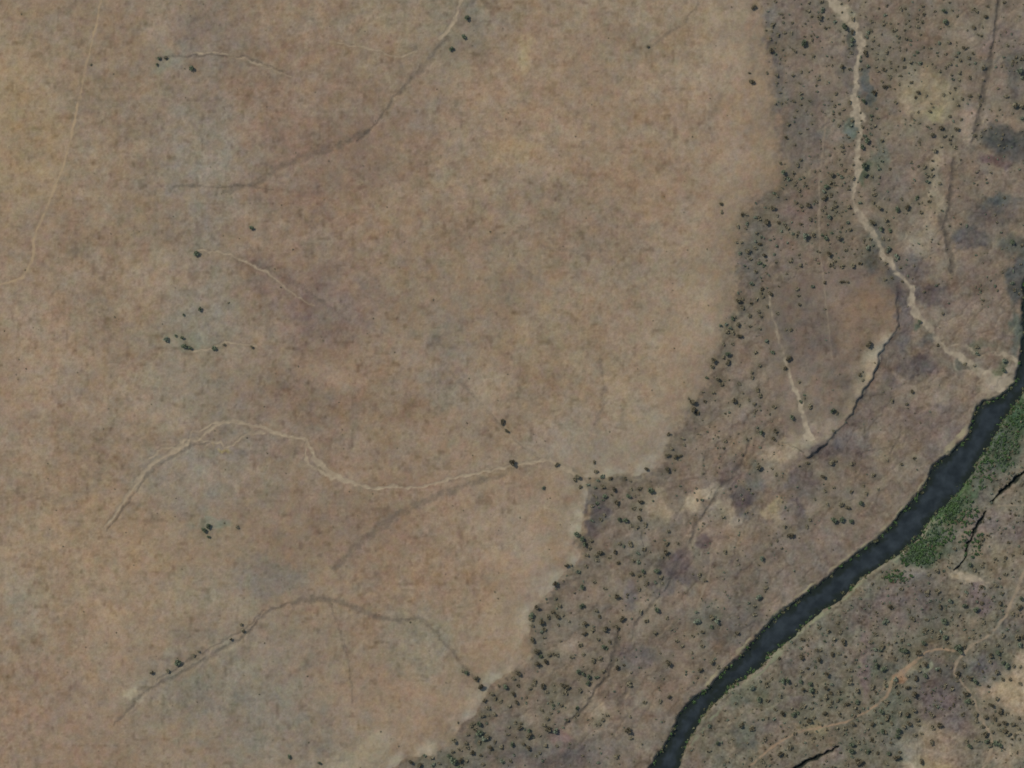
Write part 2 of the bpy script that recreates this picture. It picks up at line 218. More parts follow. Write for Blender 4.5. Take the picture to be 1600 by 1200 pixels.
# ------------------------------------------------------------------ every crown read off the photograph: x,y,size[kind]
# kinds: none = olive brown, g = grey green, G = deep green, d = dark brown
TREES = """
1177,11,5d 1211,2,3 1218,21,3 1233,22,3g 1264,4,4 1264,17,4 1268,25,3 1281,27,6 1284,3,5 1286,15,5g 1207,39,5 1197,47,3 1224,35,3 1238,36,3 1258,37,3 1216,54,4.5 1237,52,4 1268,56,3 1256,67,7G 1211,66,2.5 1205,78,5d 1212,84,3g 1223,77,2.5 1242,80,4.5 1256,84,3 1271,88,4 1219,91,3 1234,73,2 1171,114,3.5d 1198,114,3 1213,117,4 1239,117,4 1252,112,3 1263,112,3 1290,43,3.5d 1295,42,3 1303,24,2.5 1313,49,3 1316,19,3 1315,6,3 1304,34,5g 1319,40,7G 1316,103,5d 1317,110,4
1332,50,5d 1331,62,5G 1331,70,4g 1330,82,5 1330,19,3 1333,30,5 1361,33,4 1380,33,3 1383,24,4g 1391,36,3 1380,40,2.5 1407,14,4 1415,13,4d 1419,22,3 1420,32,3 1416,37,3 1422,41,3.5 1433,30,3 1434,42,4 1442,9,4d 1444,22,4 1442,35,3.5 1397,46,5 1414,47,3 1377,53,3 1404,58,5 1404,66,3 1416,60,3 1422,62,4 1438,54,3 1354,58,3.5g 1357,50,4g 1364,63,3.5 1354,71,3 1352,83,5.5d 1363,76,3 1372,70,3.5 1390,73,3 1371,83,3.5 1385,81,4 1371,92,3 1380,92,3 1406,78,2.5 1416,77,3.5 1410,91,4.5 1423,97,5 1434,81,4G 1429,86,3g 1438,98,5g 1391,97,4 1391,106,4 1369,104,4 1382,108,5 1400,109,2.5 1403,103,3 1413,105,3.5 1430,109,3 1443,74,3 1454,75,3.5 1456,99,3 1466,87,3 1467,67,4g 1345,95,4g 1345,107,4 1356,103,5g 1408,118,4 1390,117,4
1475,16,5G 1476,33,5.5G 1488,16,3.5 1484,4,3 1496,25,3 1482,41,2.5 1521,13,4 1526,18,4 1540,25,5d 1543,10,3d 1569,3,3.5d 1521,43,4.5d 1535,41,2.5 1528,54,3.5 1534,56,3 1482,66,4.5 1506,75,4.5d 1495,66,2 1498,82,3.5g 1493,87,3.5 1513,90,4.5 1521,83,3.5 1500,94,4 1524,98,4g 1574,71,4 1588,89,4.5d 1597,92,5 1593,111,7g 1537,106,5 1478,106,3.5 1468,111,3.5 1487,116,4 1499,113,4.5 1484,100,4 1515,100,3
1174,127,6d 1279,124,4 1249,130,3 1251,147,4.5 1241,158,5 1266,157,4.5 1211,162,3.5 1221,161,3 1228,160,3 1252,163,4 1304,165,4.5 1245,172,3 1312,177,3.5 1318,171,4 1242,183,3.5 1232,194,4.5 1229,215,4.5d 1311,196,4 1250,207,3 1243,226,3 1315,228,5 1268,193,3 1306,146,4 1214,129,3
1382,135,5d 1390,134,3 1365,144,5d 1391,122,4 1405,131,3 1424,129,4d 1435,144,5d 1431,152,4.5d 1448,149,3.5 1399,160,3.5 1453,174,4.5d 1457,167,3 1350,158,5G 1345,176,3 1361,181,4G 1372,184,4 1367,196,5 1347,198,4 1332,188,4 1330,196,5g 1346,188,3 1414,186,3 1378,219,4.5 1354,220,6G 1348,229,6G 1361,209,4g 1340,206,3 1456,210,6 1471,199,5.5d 1475,212,5 1462,236,6 1471,229,4 1327,159,4 1341,151,4g
1499,125,4 1493,138,4d 1475,148,4 1489,154,3 1503,154,4 1496,163,4 1516,150,4.5d 1529,150,4 1535,157,2.5 1573,151,5 1586,164,6.5 1597,166,6 1562,171,3.5 1484,182,4 1502,186,3.5 1495,201,5.5d 1487,212,5 1485,224,3.5 1492,230,5 1527,194,4 1523,212,4 1597,186,5g 1533,212,4 1516,123,3 1597,121,4g
1220,255,4.5 1246,258,4.5 1251,249,3.5 1224,268,5G 1239,269,5 1231,279,5g 1250,280,4g 1256,277,4 1241,289,4 1258,289,3 1222,293,4 1249,297,4 1209,302,4.5G 1214,306,3.5 1252,306,3 1227,310,3 1244,316,3.5 1252,321,4.5 1262,321,5.5d 1275,314,4.5 1207,325,5.5d 1300,273,6 1301,283,4 1298,287,4 1314,276,4.5g 1315,257,4 1311,249,2.5 1292,261,2.5 1315,289,3.5 1291,291,5.5G 1287,299,5g 1299,303,4 1308,300,3d 1288,309,5.5d 1305,315,3 1304,322,5 1299,326,4 1306,331,3.5 1285,328,4 1290,333,3.5 1296,339,5.5g 1267,343,4.5 1273,340,3 1250,350,3.5d 1215,337,3 1216,348,4.5d 1227,351,4.5 1230,357,4.5 1197,347,6.5d 1186,341,5 1180,340,5g 1166,335,4 1160,335,4.5d 1195,324,3g 1167,349,4g
1352,259,6.5G 1352,273,6G 1372,258,3g 1378,252,4g 1391,264,3.5d 1344,248,3 1333,257,3 1322,264,3 1333,278,4 1362,275,4 1374,264,4g 1365,296,4 1325,295,4 1341,300,3 1365,304,5 1365,316,4.5 1374,325,5.5 1402,327,5.5G 1418,324,6d 1389,311,3 1408,311,3 1445,261,4 1457,264,5 1433,308,4.5G 1436,318,3 1452,315,4.5d 1440,332,4.5d 1468,287,4.5 1449,284,5g 1457,275,5 1385,331,3 1362,347,5d 1386,345,5 1388,351,3 1326,323,5 1333,334,3 1325,347,4g 1344,317,4g 1450,275,4 1570,308,3.5d 1548,269,3
1126,319,4d 1127,331,3.5 1153,354,4 1150,379,3.5 1159,379,3.5 1168,392,5.5 1156,395,4g 1182,365,4 1180,387,5 1187,382,4.5d 1180,377,4g 1190,370,4g 1194,398,5d 1214,385,4.5g 1210,397,3.5g 1173,404,4 1187,411,4.5G 1194,415,4.5G 1213,410,3 1221,361,3.5g 1238,365,4g 1245,368,4.5 1258,367,7g 1272,367,5.5 1278,392,4 1249,398,3 1235,409,4.5 1250,414,5 
1284,367,4.5G 1291,371,5G 1299,364,4.5G 1310,371,6 1328,358,5 1295,396,6d 1280,394,4d 1322,391,4 1299,414,5.5 1305,408,4 1316,415,5 1332,416,6 1344,412,4d 1288,441,4d 1314,441,3.5d 1319,440,3.5d 1324,441,3.5d 1382,437,4.5 1394,434,4 1410,440,3.5d 1351,375,4 1360,374,4 1356,387,5g 1364,348,5d 1376,358,5G 1390,360,4.5G 1380,373,4 1388,374,4 1388,388,6g 1401,401,5g 1385,412,4 1407,418,3 1581,377,6G 1582,443,5g 1597,384,3
1180,424,5 1191,452,4.5d 1204,458,5.5d 1175,443,5g 1188,458,4 1192,463,3.5 1153,470,6d 1161,467,3 1182,468,4.5 1174,474,3.5d 1161,481,4.5 1199,479,4.5d 1186,486,4 1172,494,5 1188,494,4 1152,507,6 1144,497,4.5G 1148,495,3 1134,507,4g 1126,509,4g 1140,512,5g 1136,518,5.5 1145,520,4 1172,509,4.5 1155,525,5.5d 1246,452,4.5 1248,461,4 1249,475,4.5d 1229,428,3 1215,489,4.5 1228,516,3.5 1236,516,4 1198,534,5g 1187,513,4 1130,538,4 1145,537,4 1270,447,4.5g 1357,538,7d 1289,483,3 1473,489,4.5 1436,503,4.5G 1465,539,4d 1526,543,5 1527,552,5g 1570,563,6g 1568,578,5G 1508,568,4 1523,571,3.5
1137,553,6.5G 1137,566,6d 1130,558,4 1114,562,5.5d 1112,573,4 1105,590,4.5G 1122,592,6 1128,600,4.5 1115,614,4.5 1098,612,3.5 1082,629,7d 1083,640,6d 1089,646,4.5d 1102,627,4.5d 1117,625,3 1076,622,3 1147,625,5d 1155,633,4 1155,599,4 1160,614,3.5 1181,551,4 1175,582,4 1176,590,4.5 1183,609,4.5 1187,618,5.5 1178,632,4.5 1170,625,3 1179,645,3 1187,635,3 1187,570,5
1207,551,4.5G 1232,560,6d 1227,576,4.5d 1257,617,3.5G 1257,622,3 1251,628,4.5G 1265,635,5 1249,597,4 1237,653,5.5G 1301,641,6G 1308,646,3.5 1209,636,4.5 1203,647,3.5 1211,673,5d 1189,676,5.5G 1184,673,4 1208,685,3.5d 1343,585,4d 1348,581,2.5 1348,594,3.5 1302,673,4 1425,612,4.5d 1394,626,5 1417,632,3.5 1380,612,3 1429,716,4 1408,726,4.5d 1387,720,3
1045,679,4.5d 1067,685,4.5 1069,695,4.5 1049,701,4 1043,711,5d 1056,713,5.5d 1063,712,4d 1010,732,5d 1043,734,5.5d 928,722,3.5d 932,736,4.5 902,745,6 899,750,5 941,745,4.5g 954,747,4.5d 977,747,4 985,752,3.5 907,761,4.5d 919,757,5g 929,762,4g 934,751,4g 941,760,5.5 960,764,5.5d 956,773,4 946,775,5G 942,781,4G 982,775,5.5G 986,764,3 999,763,4.5d 1017,765,6G 964,786,6d 1000,784,6d 932,777,4 933,786,4G 921,747,3 1184,731,7 1098,740,3 1167,686,3.5
1298,723,6 1305,721,3.5 1286,745,6d 1212,741,4 1262,723,5 1330,725,4.5 1365,742,5 1330,769,4.5d 1354,771,4.5 1349,759,4 1372,765,3.5 1313,788,6 1324,793,5.5d 1345,785,5.5G 1293,788,4.5 1304,812,7G 1316,812,6G 1330,815,5G 1273,780,3.5 1227,823,5 1261,823,5 1265,812,4 1303,762,3.5 1289,767,4 
990,794,5 1001,796,4.5 990,795,5d 977,813,6G 967,812,5.5G 1000,810,4.5d 1009,820,5 986,822,4 996,824,4.5 938,812,5 925,813,4g 944,805,3.5 925,791,4 901,836,5.5G 909,843,6G 913,850,5.5G 924,845,4 922,857,4.5 938,864,6d 917,868,5 931,869,4 932,876,5 915,885,5 961,862,5d 952,872,4 967,850,4 974,853,3g 984,850,5.5 966,879,4d 885,884,5d 893,884,3 904,893,4.5g 867,911,5d 909,918,5G 929,909,4 945,919,5 987,896,5d 999,900,4.5d 1005,892,5G 1025,892,6.5G 1033,902,5 1035,912,4 1011,911,4.5d 999,921,4.5 1006,859,4.5 997,864,5g 1041,849,5 1059,849,4.5d 1040,864,5.5d 1036,871,4 997,878,5g 989,876,4 1044,831,3.5
1235,836,6.5d 1130,807,4.5 1133,862,5.5 1154,882,3.5 1190,872,5.5g 1186,932,6g 1197,919,4 1101,907,4.5 1093,898,5
868,935,4 838,949,5.5d 831,962,6.5G 829,967,5 831,978,4 846,971,6.5d 851,983,4.5 857,964,5 864,957,4.5d 871,963,6d 874,947,5.5 880,962,3.5 832,1000,5.5d 846,987,4g 850,996,3.5 840,1017,6d 845,1025,4.5G 858,1023,5 865,1022,3.5 871,1023,5 853,1033,5.5d 840,1037,6.5d 809,1052,5.5d 803,1060,4.5 835,1065,5 909,946,6G 931,954,5 936,963,4.5d 963,933,5.5d 972,967,6.5d 914,974,5.5d 913,990,5.5d 927,985,4.5 946,982,6d 964,980,5d 934,998,5 944,1010,5G 948,1014,4G 953,1003,4d 907,1009,4.5 912,1022,4 889,971,4.5 873,977,3.5 928,1033,5 938,1029,4.5 942,1049,5 924,1049,4 932,1058,4.5G 905,1049,5.5G 911,1054,5G 919,1058,5G 919,1068,5.5G 965,1043,5.5d 975,1039,4.5d 968,997,4 893,1026,4 963,1031,3.5
1027,952,5.5G 1042,965,4.5 1010,971,4.5 1049,984,4 1023,990,5.5 1058,1001,5 1066,1009,4 1044,1036,6d 1112,1034,6.5 1094,1047,5.5d 1112,979,4.5G 1119,970,6g 1098,987,5 1088,957,5g 1090,970,6g 1111,965,5.5 1152,990,5d 1097,1010,5 1122,1042,4.5 1051,1024,2.5 1037,1061,4 1001,957,5 1082,994,4 1081,1020,3.5
729,1050,5.5G 745,1059,5.5d 752,1073,6.5d 724,1049,4 757,1094,4.5d 769,1084,5.5 773,1091,5 782,1095,4 790,1073,5.5G 810,1071,4.5d 802,1084,5.5d 807,1097,5d 796,1103,4.5 762,1107,5 752,1118,5.5 772,1116,4.5 763,1117,4 749,1130,5.5G 739,1131,4.5 716,1129,3 736,1134,4 743,1139,5 750,1146,6G 755,1155,6g 762,1150,6 748,1160,5 730,1148,4 709,1158,6 727,1161,5 731,1168,4.5 717,1171,4 706,1174,4 738,1175,5d 750,1180,4.5d 773,1160,4.5d 766,1168,5d 783,1167,5 800,1163,5.5G 812,1137,5.5d 793,1147,3.5 795,1136,4 805,1129,4.5 814,1130,4.5 675,1184,5 642,1190,5.5d 655,1195,6d 676,1195,4.5g 663,1181,3.5g 687,1193,4.5 702,1182,5.5G 707,1190,7G 719,1188,6d 718,1199,5.5G 755,1194,5 784,1190,5g 798,1189,4.5 817,1163,4.5d 729,1189,4
835,1070,4.5 848,1072,5d 828,1076,5 854,1082,4 866,1081,3.5 865,1071,3.5 879,1071,5.5d 886,1075,5.5d 884,1083,4.5 906,1079,5 864,1102,4.5G 861,1096,4 877,1102,4.5 902,1107,4.5G 902,1116,4 855,1123,4.5 850,1134,5 855,1140,6d 868,1142,6g 826,1142,5G 827,1150,6.5d 843,1150,4 846,1110,4 860,1115,3.5 826,1169,5.5d 852,1165,5 843,1176,4 871,1166,4 837,1182,4 949,1118,4 942,1124,5 937,1131,4 983,1069,6.5 980,1142,6.5d 984,1120,4 986,1154,4.5 962,1183,4.5 931,1132,4
1046,1089,5d 1007,1098,5 1032,1096,4 1157,1134,6 1177,1138,5.5 1121,1161,5G 1107,1173,4.5 1172,1186,5 1109,1135,5g 1136,1146,3 1149,1099,4
1253,999,5d 1252,1027,5.5d 1280,1031,6d 1303,999,5.5 1318,1003,6d 1276,1016,4.5d 1282,1016,4.5d 1301,1022,5.5d 1311,1022,4 1262,1044,4d 1275,1042,4G 1291,1053,5d 1252,1050,5 1270,1052,4.5 1329,1048,4.5 1313,989,4.5 1295,987,5 1179,947,4.5 1178,961,5.5 1360,1004,4.5 1289,1002,4G 1328,1064,5.5 1250,1013,4.5g 1319,1037,4 1308,974,3.5 1279,982,4
1223,1064,5.5G 1231,1064,5.5G 1251,1064,5.5G 1266,1069,5.5G 1243,1070,4.5 1255,1077,5d 1267,1078,5.5G 1275,1081,4 1269,1087,4.5 1291,1075,5.5d 1298,1083,4.5d 1299,1070,4g 1327,1066,6 1339,1080,6 1340,1097,5.5G 1290,1089,5.5 1309,1096,4.5 1312,1082,5.5 1313,1092,4G 1219,1087,5.5 1186,1093,5.5G 1199,1095,4.5 1175,1074,6g 1199,1073,4.5 1198,1068,4 1300,1097,4.5 1295,1104,5 1324,1100,5d 1257,1104,5 1237,1107,4.5 1223,1114,6d 1212,1109,4.5 1240,1117,5.5G 1247,1114,4.5G 1257,1121,4.5 1272,1121,4 1289,1115,5d 1310,1114,4.5 1336,1107,4.5 1335,1119,4.5 1342,1112,4.5 1263,1127,5.5d 1256,1133,4.5 1200,1122,4.5 1192,1125,4g 1209,1124,5g 1174,1140,5.5 1205,1148,3.5 1196,1156,5 1333,1131,5.5d 1320,1139,5.5 1308,1138,4.5 1242,1147,4 1259,1146,4.5 1264,1147,4 1273,1153,4.5d 1284,1152,4 1235,1169,5.5 1219,1178,5.5d 1228,1179,4.5 1192,1190,4.5 1331,1164,6G 1342,1160,4 1331,1175,5.5G 1341,1192,7.5d 1302,1199,7 1331,1182,4.5g 1354,1174,4.5 1351,1162,3
1469,948,5d 1507,946,5.5G 1535,942,4.5d 1498,962,5 1475,972,6.5G 1448,969,5.5 1428,968,5.5 1423,965,4 1391,947,5d 1395,950,4.5 1370,957,4 1359,947,4 1420,952,4.5 1408,921,5 1385,970,5g 1382,974,5g 1446,984,5.5 1456,986,4.5 1366,992,4.5 1571,871,4d 1582,868,4d 1568,877,4 1571,898,4.5 1566,927,4.5 1562,943,5.5d 1537,972,5 1593,949,6d 1583,959,4 1525,952,5.5G 1596,936,5G 1515,883,5.5G 1523,890,5.5 1534,885,4.5 1554,873,4 1557,915,4.5 1510,926,4.5g 1535,843,4.5d 1532,850,4.5 1485,939,5.5g 1464,924,5.5 1450,925,4.5 1463,891,5.5 1491,857,5.5 1452,898,4.5 1379,902,4.5 1598,863,5
1368,991,5.5 1378,1010,5.5 1410,1001,5 1376,1016,4.5g 1367,1015,4.5g 1400,1004,4 1444,1004,5.5G 1455,987,5.5d 1445,987,4.5 1466,995,5.5 1470,987,4.5g 1478,996,5.5G 1480,1003,4 1414,1017,6G 1407,1017,4.5G 1434,1021,6d 1419,1024,4 1400,1030,4.5 1369,1040,5.5G 1367,1033,4g 1382,1045,6G 1446,1038,6d 1437,1049,4 1437,1041,4 1465,1045,5.5g 1470,1049,4.5d 1479,1040,3.5 1446,1056,5.5G 1431,1060,6d 1419,1056,4 1400,1063,5.5g 1397,1070,5.5 1418,1074,5.5d 1430,1073,4 1429,1084,6.5d 1404,1083,5.5 1364,1074,5.5 1383,1067,4.5 1417,1093,5.5 1477,1071,5 1488,1077,4.5 1497,1012,7G 1501,1019,6.5G 1497,1051,5.5d 1496,1059,4.5 1341,1097,5 1386,1097,5.5 1365,1097,4.5
1548,1024,5.5d 1559,1019,5.5G 1563,1029,4 1568,1036,5.5G 1573,1041,5.5G 1547,1035,4 1589,997,6.5 1598,995,5d 1593,1007,5.5g 1568,994,4.5 1507,1042,5 1514,1059,5.5d 1524,1065,6.5G 1552,1060,4.5 1567,1062,4.5d 1579,1061,4.5d 1595,1068,4.5 1559,1050,6.5 1584,1041,4.5 1594,1042,3.5 1508,1010,5.5 1559,1009,4.5 1538,1008,4 1576,1007,4 1574,984,4g 1523,989,3.5
1428,1109,6 1417,1116,5.5d 1417,1120,4G 1406,1116,5.5 1377,1111,5.5G 1388,1120,5.5 1386,1126,5.5 1393,1131,4.5 1364,1132,6d 1356,1139,4 1379,1143,5.5G 1383,1145,4.5 1404,1143,6.5G 1403,1150,5.5G 1420,1131,6d 1412,1136,4.5 1430,1148,5.5 1440,1146,4 1467,1134,6d 1457,1137,5 1456,1118,5.5 1463,1103,4.5 1434,1125,4.5 1436,1133,4 1457,1161,5.5 1440,1190,6d 1401,1184,7d 1363,1156,4.5d 1393,1161,4d 1351,1163,4d 1356,1174,5.5G 1371,1177,4.5d 1388,1178,5G 1406,1175,4.5d 1386,1194,4.5 1367,1110,4
1509,1084,7.5d 1512,1096,7G 1519,1097,5.5 1549,1102,5d 1563,1111,6d 1571,1116,4.5 1558,1091,5 1540,1120,5d 1554,1123,5d 1570,1129,5.5d 1561,1132,4.5d 1583,1131,5.5 1592,1122,4d 1524,1116,5.5 1526,1128,4.5 1570,1142,6d 1562,1141,4.5 1576,1147,5.5 1540,1148,5.5d 1542,1159,5G 1548,1164,5.5 1556,1160,5.5G 1563,1164,5.5G 1551,1143,4.5 1536,1135,4.5 1515,1166,5.5G 1511,1158,4.5 1527,1157,5.5 1504,1117,4.5 1593,1155,4 1591,1138,4
249,92,4.5G 260,90,4.5 245,101,3.5G 299,108,6.5G 142,101,3 393,355,4.5G 308,397,5.5G 313,483,4.5G 357,473,3 287,492,3.5G 261,529,6g 275,525,3.5G 285,528,4G 288,541,6G 297,544,5G 335,543,5G 350,538,4 393,542,3.5 325,822,6.5G 319,828,5.5G 326,838,3.5G 350,817,3 371,823,3.5 279,1036,6.5G 263,1047,5 237,1050,5 303,1023,4.5 311,1018,3.5 380,985,4.5 378,976,4 361,998,4 730,27,6G 725,57,5G 705,76,6G 1012,73,4 785,659,5.5d 792,673,4.5d 799,722,6.5d 870,726,5d 452,1182,4.5G 499,1192,4G 849,762,4g
1050,1140,3 1100,1190,3
"""
# ------------------------------------------------------------------ the land: one grid, cut into its named regions
def axis(a, b, step):
    core = np.arange(a, b+.1, step); out = []; s = step; x = b
    while x < 26000: s *= 1.14; x += s; out.append(x)
    neg = [a-(o-b) for o in out][::-1]
    return np.concatenate([neg, core, out])
ax, ay = axis(-90, 1690, 1.5), axis(-90, 1290, 1.5)
NX, NY = len(ax), len(ay)
GX, GY = np.meshgrid(ax, ay); X = GX.ravel(); Y = GY.ravel()
w1 = vnoise(X, Y, 15, 3)*2.0+vnoise(X, Y, 6, 4)*1.2
w2 = vnoise(X, Y, 15, 5)*2.0+vnoise(X, Y, 6, 6)*1.2
w3 = vnoise(X, Y, 34, 16)*5; w4 = vnoise(X, Y, 34, 17)*5
XW, YW = X+w1*1.5+w3, Y+w2*1.5+w4                       # ragged edges
def half(s): return X+w1*s, Y+w2*s
j1 = vnoise(X, Y, 4.2, 7)*1.2+vnoise(X, Y, 11, 8)*2.0
j2 = vnoise(X, Y, 4.2, 9)*1.2+vnoise(X, Y, 11, 10)*2.0
def jag(s=1.0): return X+j1*s, Y+j2*s
wjit = .85+.5*vnoise(X, Y, 6, 12)+.25*vnoise(X, Y, 14, 13)

PLpoly = EDGE+[(-30000., 30000.), (-30000., -30000.)]
in_pl = inside(XW, YW, [(-30000., -30000.), (1190., -30000.)]+EDGE+[(100., 30000.), (-30000., 30000.)])
dpl, _ = seg_dist(XW, YW, EDGE, 120); dpl = np.minimum(np.abs(dpl), 120)*np.where(in_pl, 1, -1)
xr, yr = X+w1*.7+vnoise(X, Y, 4.5, 82)*1.4, Y+w2*.7+vnoise(X, Y, 4.5, 83)*1.4
in_rv = inside(xr, yr, RIVER)
drv, _ = seg_dist(xr, yr, RIVER+RIVER[:1], 60); drv = np.minimum(drv, 60)*np.where(in_rv, -1, 1)
south = inside(X, Y, [(30000., -3000.), (3500., -350.)]+[p for p in SEB]+[(950., 1450.), (400., 3450.), (400., 30000.), (30000., 30000.)])
in_ms = inside(XW, YW, MESAP) & ~in_pl
dms, _ = seg_dist(XW, YW, MESA, 60); dms = np.minimum(dms, 60)

big = fbm(X, Y, 260, 4, 21)
pf = sst(.5+dpl/50)
Z = 3.4+1.1*fbm(X, Y, 90, 4, 22)+.5*fbm(X, Y, 16, 3, 23)*(1.2-.7*pf)
ua, va = (X*.78-Y*.62), (X*.62+Y*.78)          # erosion rills run down the valley
RID = 1-np.abs(fbm(ua*.62+w1*3, va*1.35+w2*3, 34, 3, 91, .5, False))*2.2
Z = Z-np.where(in_pl, 0, .38*sst((RID-.62)/.35))*np.where(in_ms, .3, 1)*sst(-dpl/30)
Z = Z+4.2*sst((dpl+34)/80)+2.4*big*pf
Z = Z+np.where(in_ms, 3.6*(.8+.45*vnoise(X, Y, 20, 18))*sst((dms+1.5*vnoise(X, Y, 7, 19))/3.6)*sst((X-1190)/110)*sst((Y-425)/90), 0)
Z = np.where(south & ~in_rv, Z-.6, Z)
wid = np.where(south, 7.0, 7.0)
Z = np.where(in_rv, -1.4, Z)
sh = sst((drv+.6)/wid); Z = np.where(~in_rv, -1.4+(Z+1.4)*sh, Z)

reg = np.where(in_pl, 1, np.where(south, 3, np.where(in_ms, 4, 2)))
reg[in_rv] = 5
fields = []
def lines(polys, base, reach=26):
    for k, pl in enumerate(polys):
        d, w = seg_dist(*jag(1.0 if base != 300 else .6), pl, reach)
        if base != 100: w = w*np.clip(wjit, .45, 1.6)*(1.3 if base == 400 and GULLIES[k][1] >= 1.8 and GULLIES[k][2] < .9 else 1)
        fields.append((base+k, d, w))
lines(SANDBANK, 100); lines(WASHES, 200); lines(TRACKS, 300)
lines([g[0] for g in GULLIES], 400)
for i, d, w in fields:
    if i >= 400:
        dep = GULLIES[i-400][1]; m = d < 1e8
        Z[m] -= dep*(.5 if GULLIES[i-400][2] < .9 else 1.0)*(1-sst((d[m]/np.maximum(w[m], .8)-.0)/(1.9 if GULLIES[i-400][2] < .9 else 1.2)))
    elif i >= 200 and i < 300:
        m = d < 1e8; Z[m] -= .35*(1-sst((d[m]/np.maximum(w[m], .5)-.4)/1.2))
Z = np.where(in_rv, -1.4, Z)

# ---- colours as wanted in the picture (converted to albedo at the end)
C = np.empty((len(X), 3))
far = sst((np.hypot(X-800, Y-600)-1500)/3000)
C[:] = (117, 104, 89)
upr = sst((420-Y)/200)*.8+.2
tp = sst(.5+(dpl+9*vnoise(X, Y, 5, 14)+14*vnoise(X, Y, 15, 15)*upr+8*vnoise(X, Y, 32, 87)*upr+4)/(10+22*upr))[:, None]
C[south] = (113, 105, 89)
C[in_ms] = (116, 103, 89)
C = C*(1-tp)+np.array((136, 118, 97))*tp
XB, YB = X+vnoise(X, Y, 40, 31)*14+vnoise(X, Y, 14, 32)*8+vnoise(X, Y, 5, 35)*4, Y+vnoise(X, Y, 40, 33)*14+vnoise(X, Y, 14, 34)*8+vnoise(X, Y, 5, 36)*4
VAL = [(a, b_, c, d, e, r*.9+.1*90, g*.88+.12*86, bb*(.80 if r < 108 else .97)+(.2*78 if r < 108 else 0), s_) for a, b_, c, d, e, r, g, bb, s_ in VAL]
VAL = [v[:7]+(min(v[7], v[6]-5),)+v[8:] if v[5] < 108 else v for v in VAL]
PLAT = [v[:5]+(v[5]-2, v[6]-2, v[7]-2, min(v[8]*1.45, 1)) if v[5]-v[7] < 32 and v[5] < 140 else v[:6]+(v[6]+.3, v[7]-1, v[8]) for v in PLAT]
SEV = [v[:7]+(min(v[7], v[6]-5),)+v[8:] for v in SEV]
def blobs(bl, mask, edge, gainv=1.0):
    for (cx, cy, rx, ry, a, r, g, b, s) in bl:
        R = max(rx, ry)*2.2+16
        m = np.nonzero((np.abs(X-cx) < R) & (np.abs(Y-cy) < R) & (mask > .01))[0]
        if not len(m): continue
        ca, sa = math.cos(math.radians(a)), math.sin(math.radians(a))
        e = edge
        x, y = XB[m]*e+X[m]*(1-e)-cx, YB[m]*e+Y[m]*(1-e)-cy
        u = (x*ca+y*sa)/rx; v = (-x*sa+y*ca)/ry
        q = u*u+v*v
        if rx < 60: f = 1-sst((np.sqrt(q)-.6)/.85)
        else: f = np.exp(-(q**1.5)*.8)
        f = (np.clip(f*s*gainv, 0, 1)*mask[m])[:, None]
        C[m] = C[m]*(1-f)+np.array((r, g, b))*f
pl_soft = in_pl | (dpl > -3)
blobs(PLAT, tp[:, 0], 1.0, 1.2)
# pale bare rim along the foot of the plain
rim = np.exp(-((dpl-8)/14)**2)*in_pl*sst((Y-560)/200)
rim = (rim*.95*np.clip(.62+.7*vnoise(X, Y, 26, 41)+.3*vnoise(X, Y, 8, 42), 0, 1))[:, None]; C = C*(1-rim)+np.array((163, 151, 129))*rim
smooth_pl = .25+.75*sst((dpl-5)/110)
blobs(VAL, (1-tp[:, 0])*(~south), .8, 1.25)
blobs(MES, in_ms, .5)
band = np.exp(-((dms-1)/3.2)**2)*np.where(in_ms, .5, .85)*sst((Y-430)/20)*np.clip(.8+.5*vnoise(X, Y, 10, 84), 0, 1)*(~in_pl)  # shade along the mesa scarp, painted into the ground colour
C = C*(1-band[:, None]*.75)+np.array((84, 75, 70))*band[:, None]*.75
blobs(SEV, south, .8, 1.2)
# mottling of soil, litter and dry grass
n1 = fbm(X, Y, 7, 3, 51, .6); n2 = fbm(X, Y, 22, 3, 52); n3 = vnoise(X, Y, 3.2, 53)
str1 = vnoise(X*.45, Y*1.9, 9, 54)+vnoise(X*1.9, Y*.5, 8, 59)
rough_zone = sst(.5+.9*vnoise(X, Y, 120, 55)+.2)
ampP = 2.2+4.0*smooth_pl*(.5+.7*rough_zone)
tq = tp[:, 0]
amp = ampP*tq+np.where(south, 9.5, 6.4)*(1-tq)
amp = np.where(in_ms, 3.4, amp)
n4 = fbm(X, Y, 55, 2, 66)
gr = vnoise(X, Y, 1.9, 67)+.6*vnoise(X, Y, 2.9, 68)
rill = np.where(in_pl, 0, -10*sst((RID-.72)/.25)+6*sst((.35-RID)/.3))*np.where(in_ms, .2, np.where(south, .5, 1))*sst((Y-330)/200+.35)
L = amp*(1.7*n1+1.3*n2+.5*n3+.2*str1)+n4*(10-2.5*tq)+gr*(5.5*tq+(1-tq)*np.where(in_ms, 2.5, np.where(south, 10.0, 6.5)))+rill*(1-tq)
spk = np.clip(vnoise(X, Y, 4.6, 56)-.42, 0, 1)*np.where(in_pl, 24*(.35+smooth_pl*.65), np.where(south, 44, 26))
spk2 = np.clip(vnoise(X, Y, 9, 60)-.5, 0, 1)*np.where(in_pl, 34*smooth_pl, 24)
L = L-spk-spk2+.9
c1 = fbm(X, Y, 18, 3, 57, .7); c2 = fbm(X, Y, 11, 3, 58, .7)
ch = np.where(in_pl, .95, .85)
C[:, 0] += L+ch*(6.5*c1+1.5*c2); C[:, 1] += L*.97+ch*(-1.5*c1+3.2*c2); C[:, 2] += L*.9+ch*(-4.5*c1-3.5*c2)

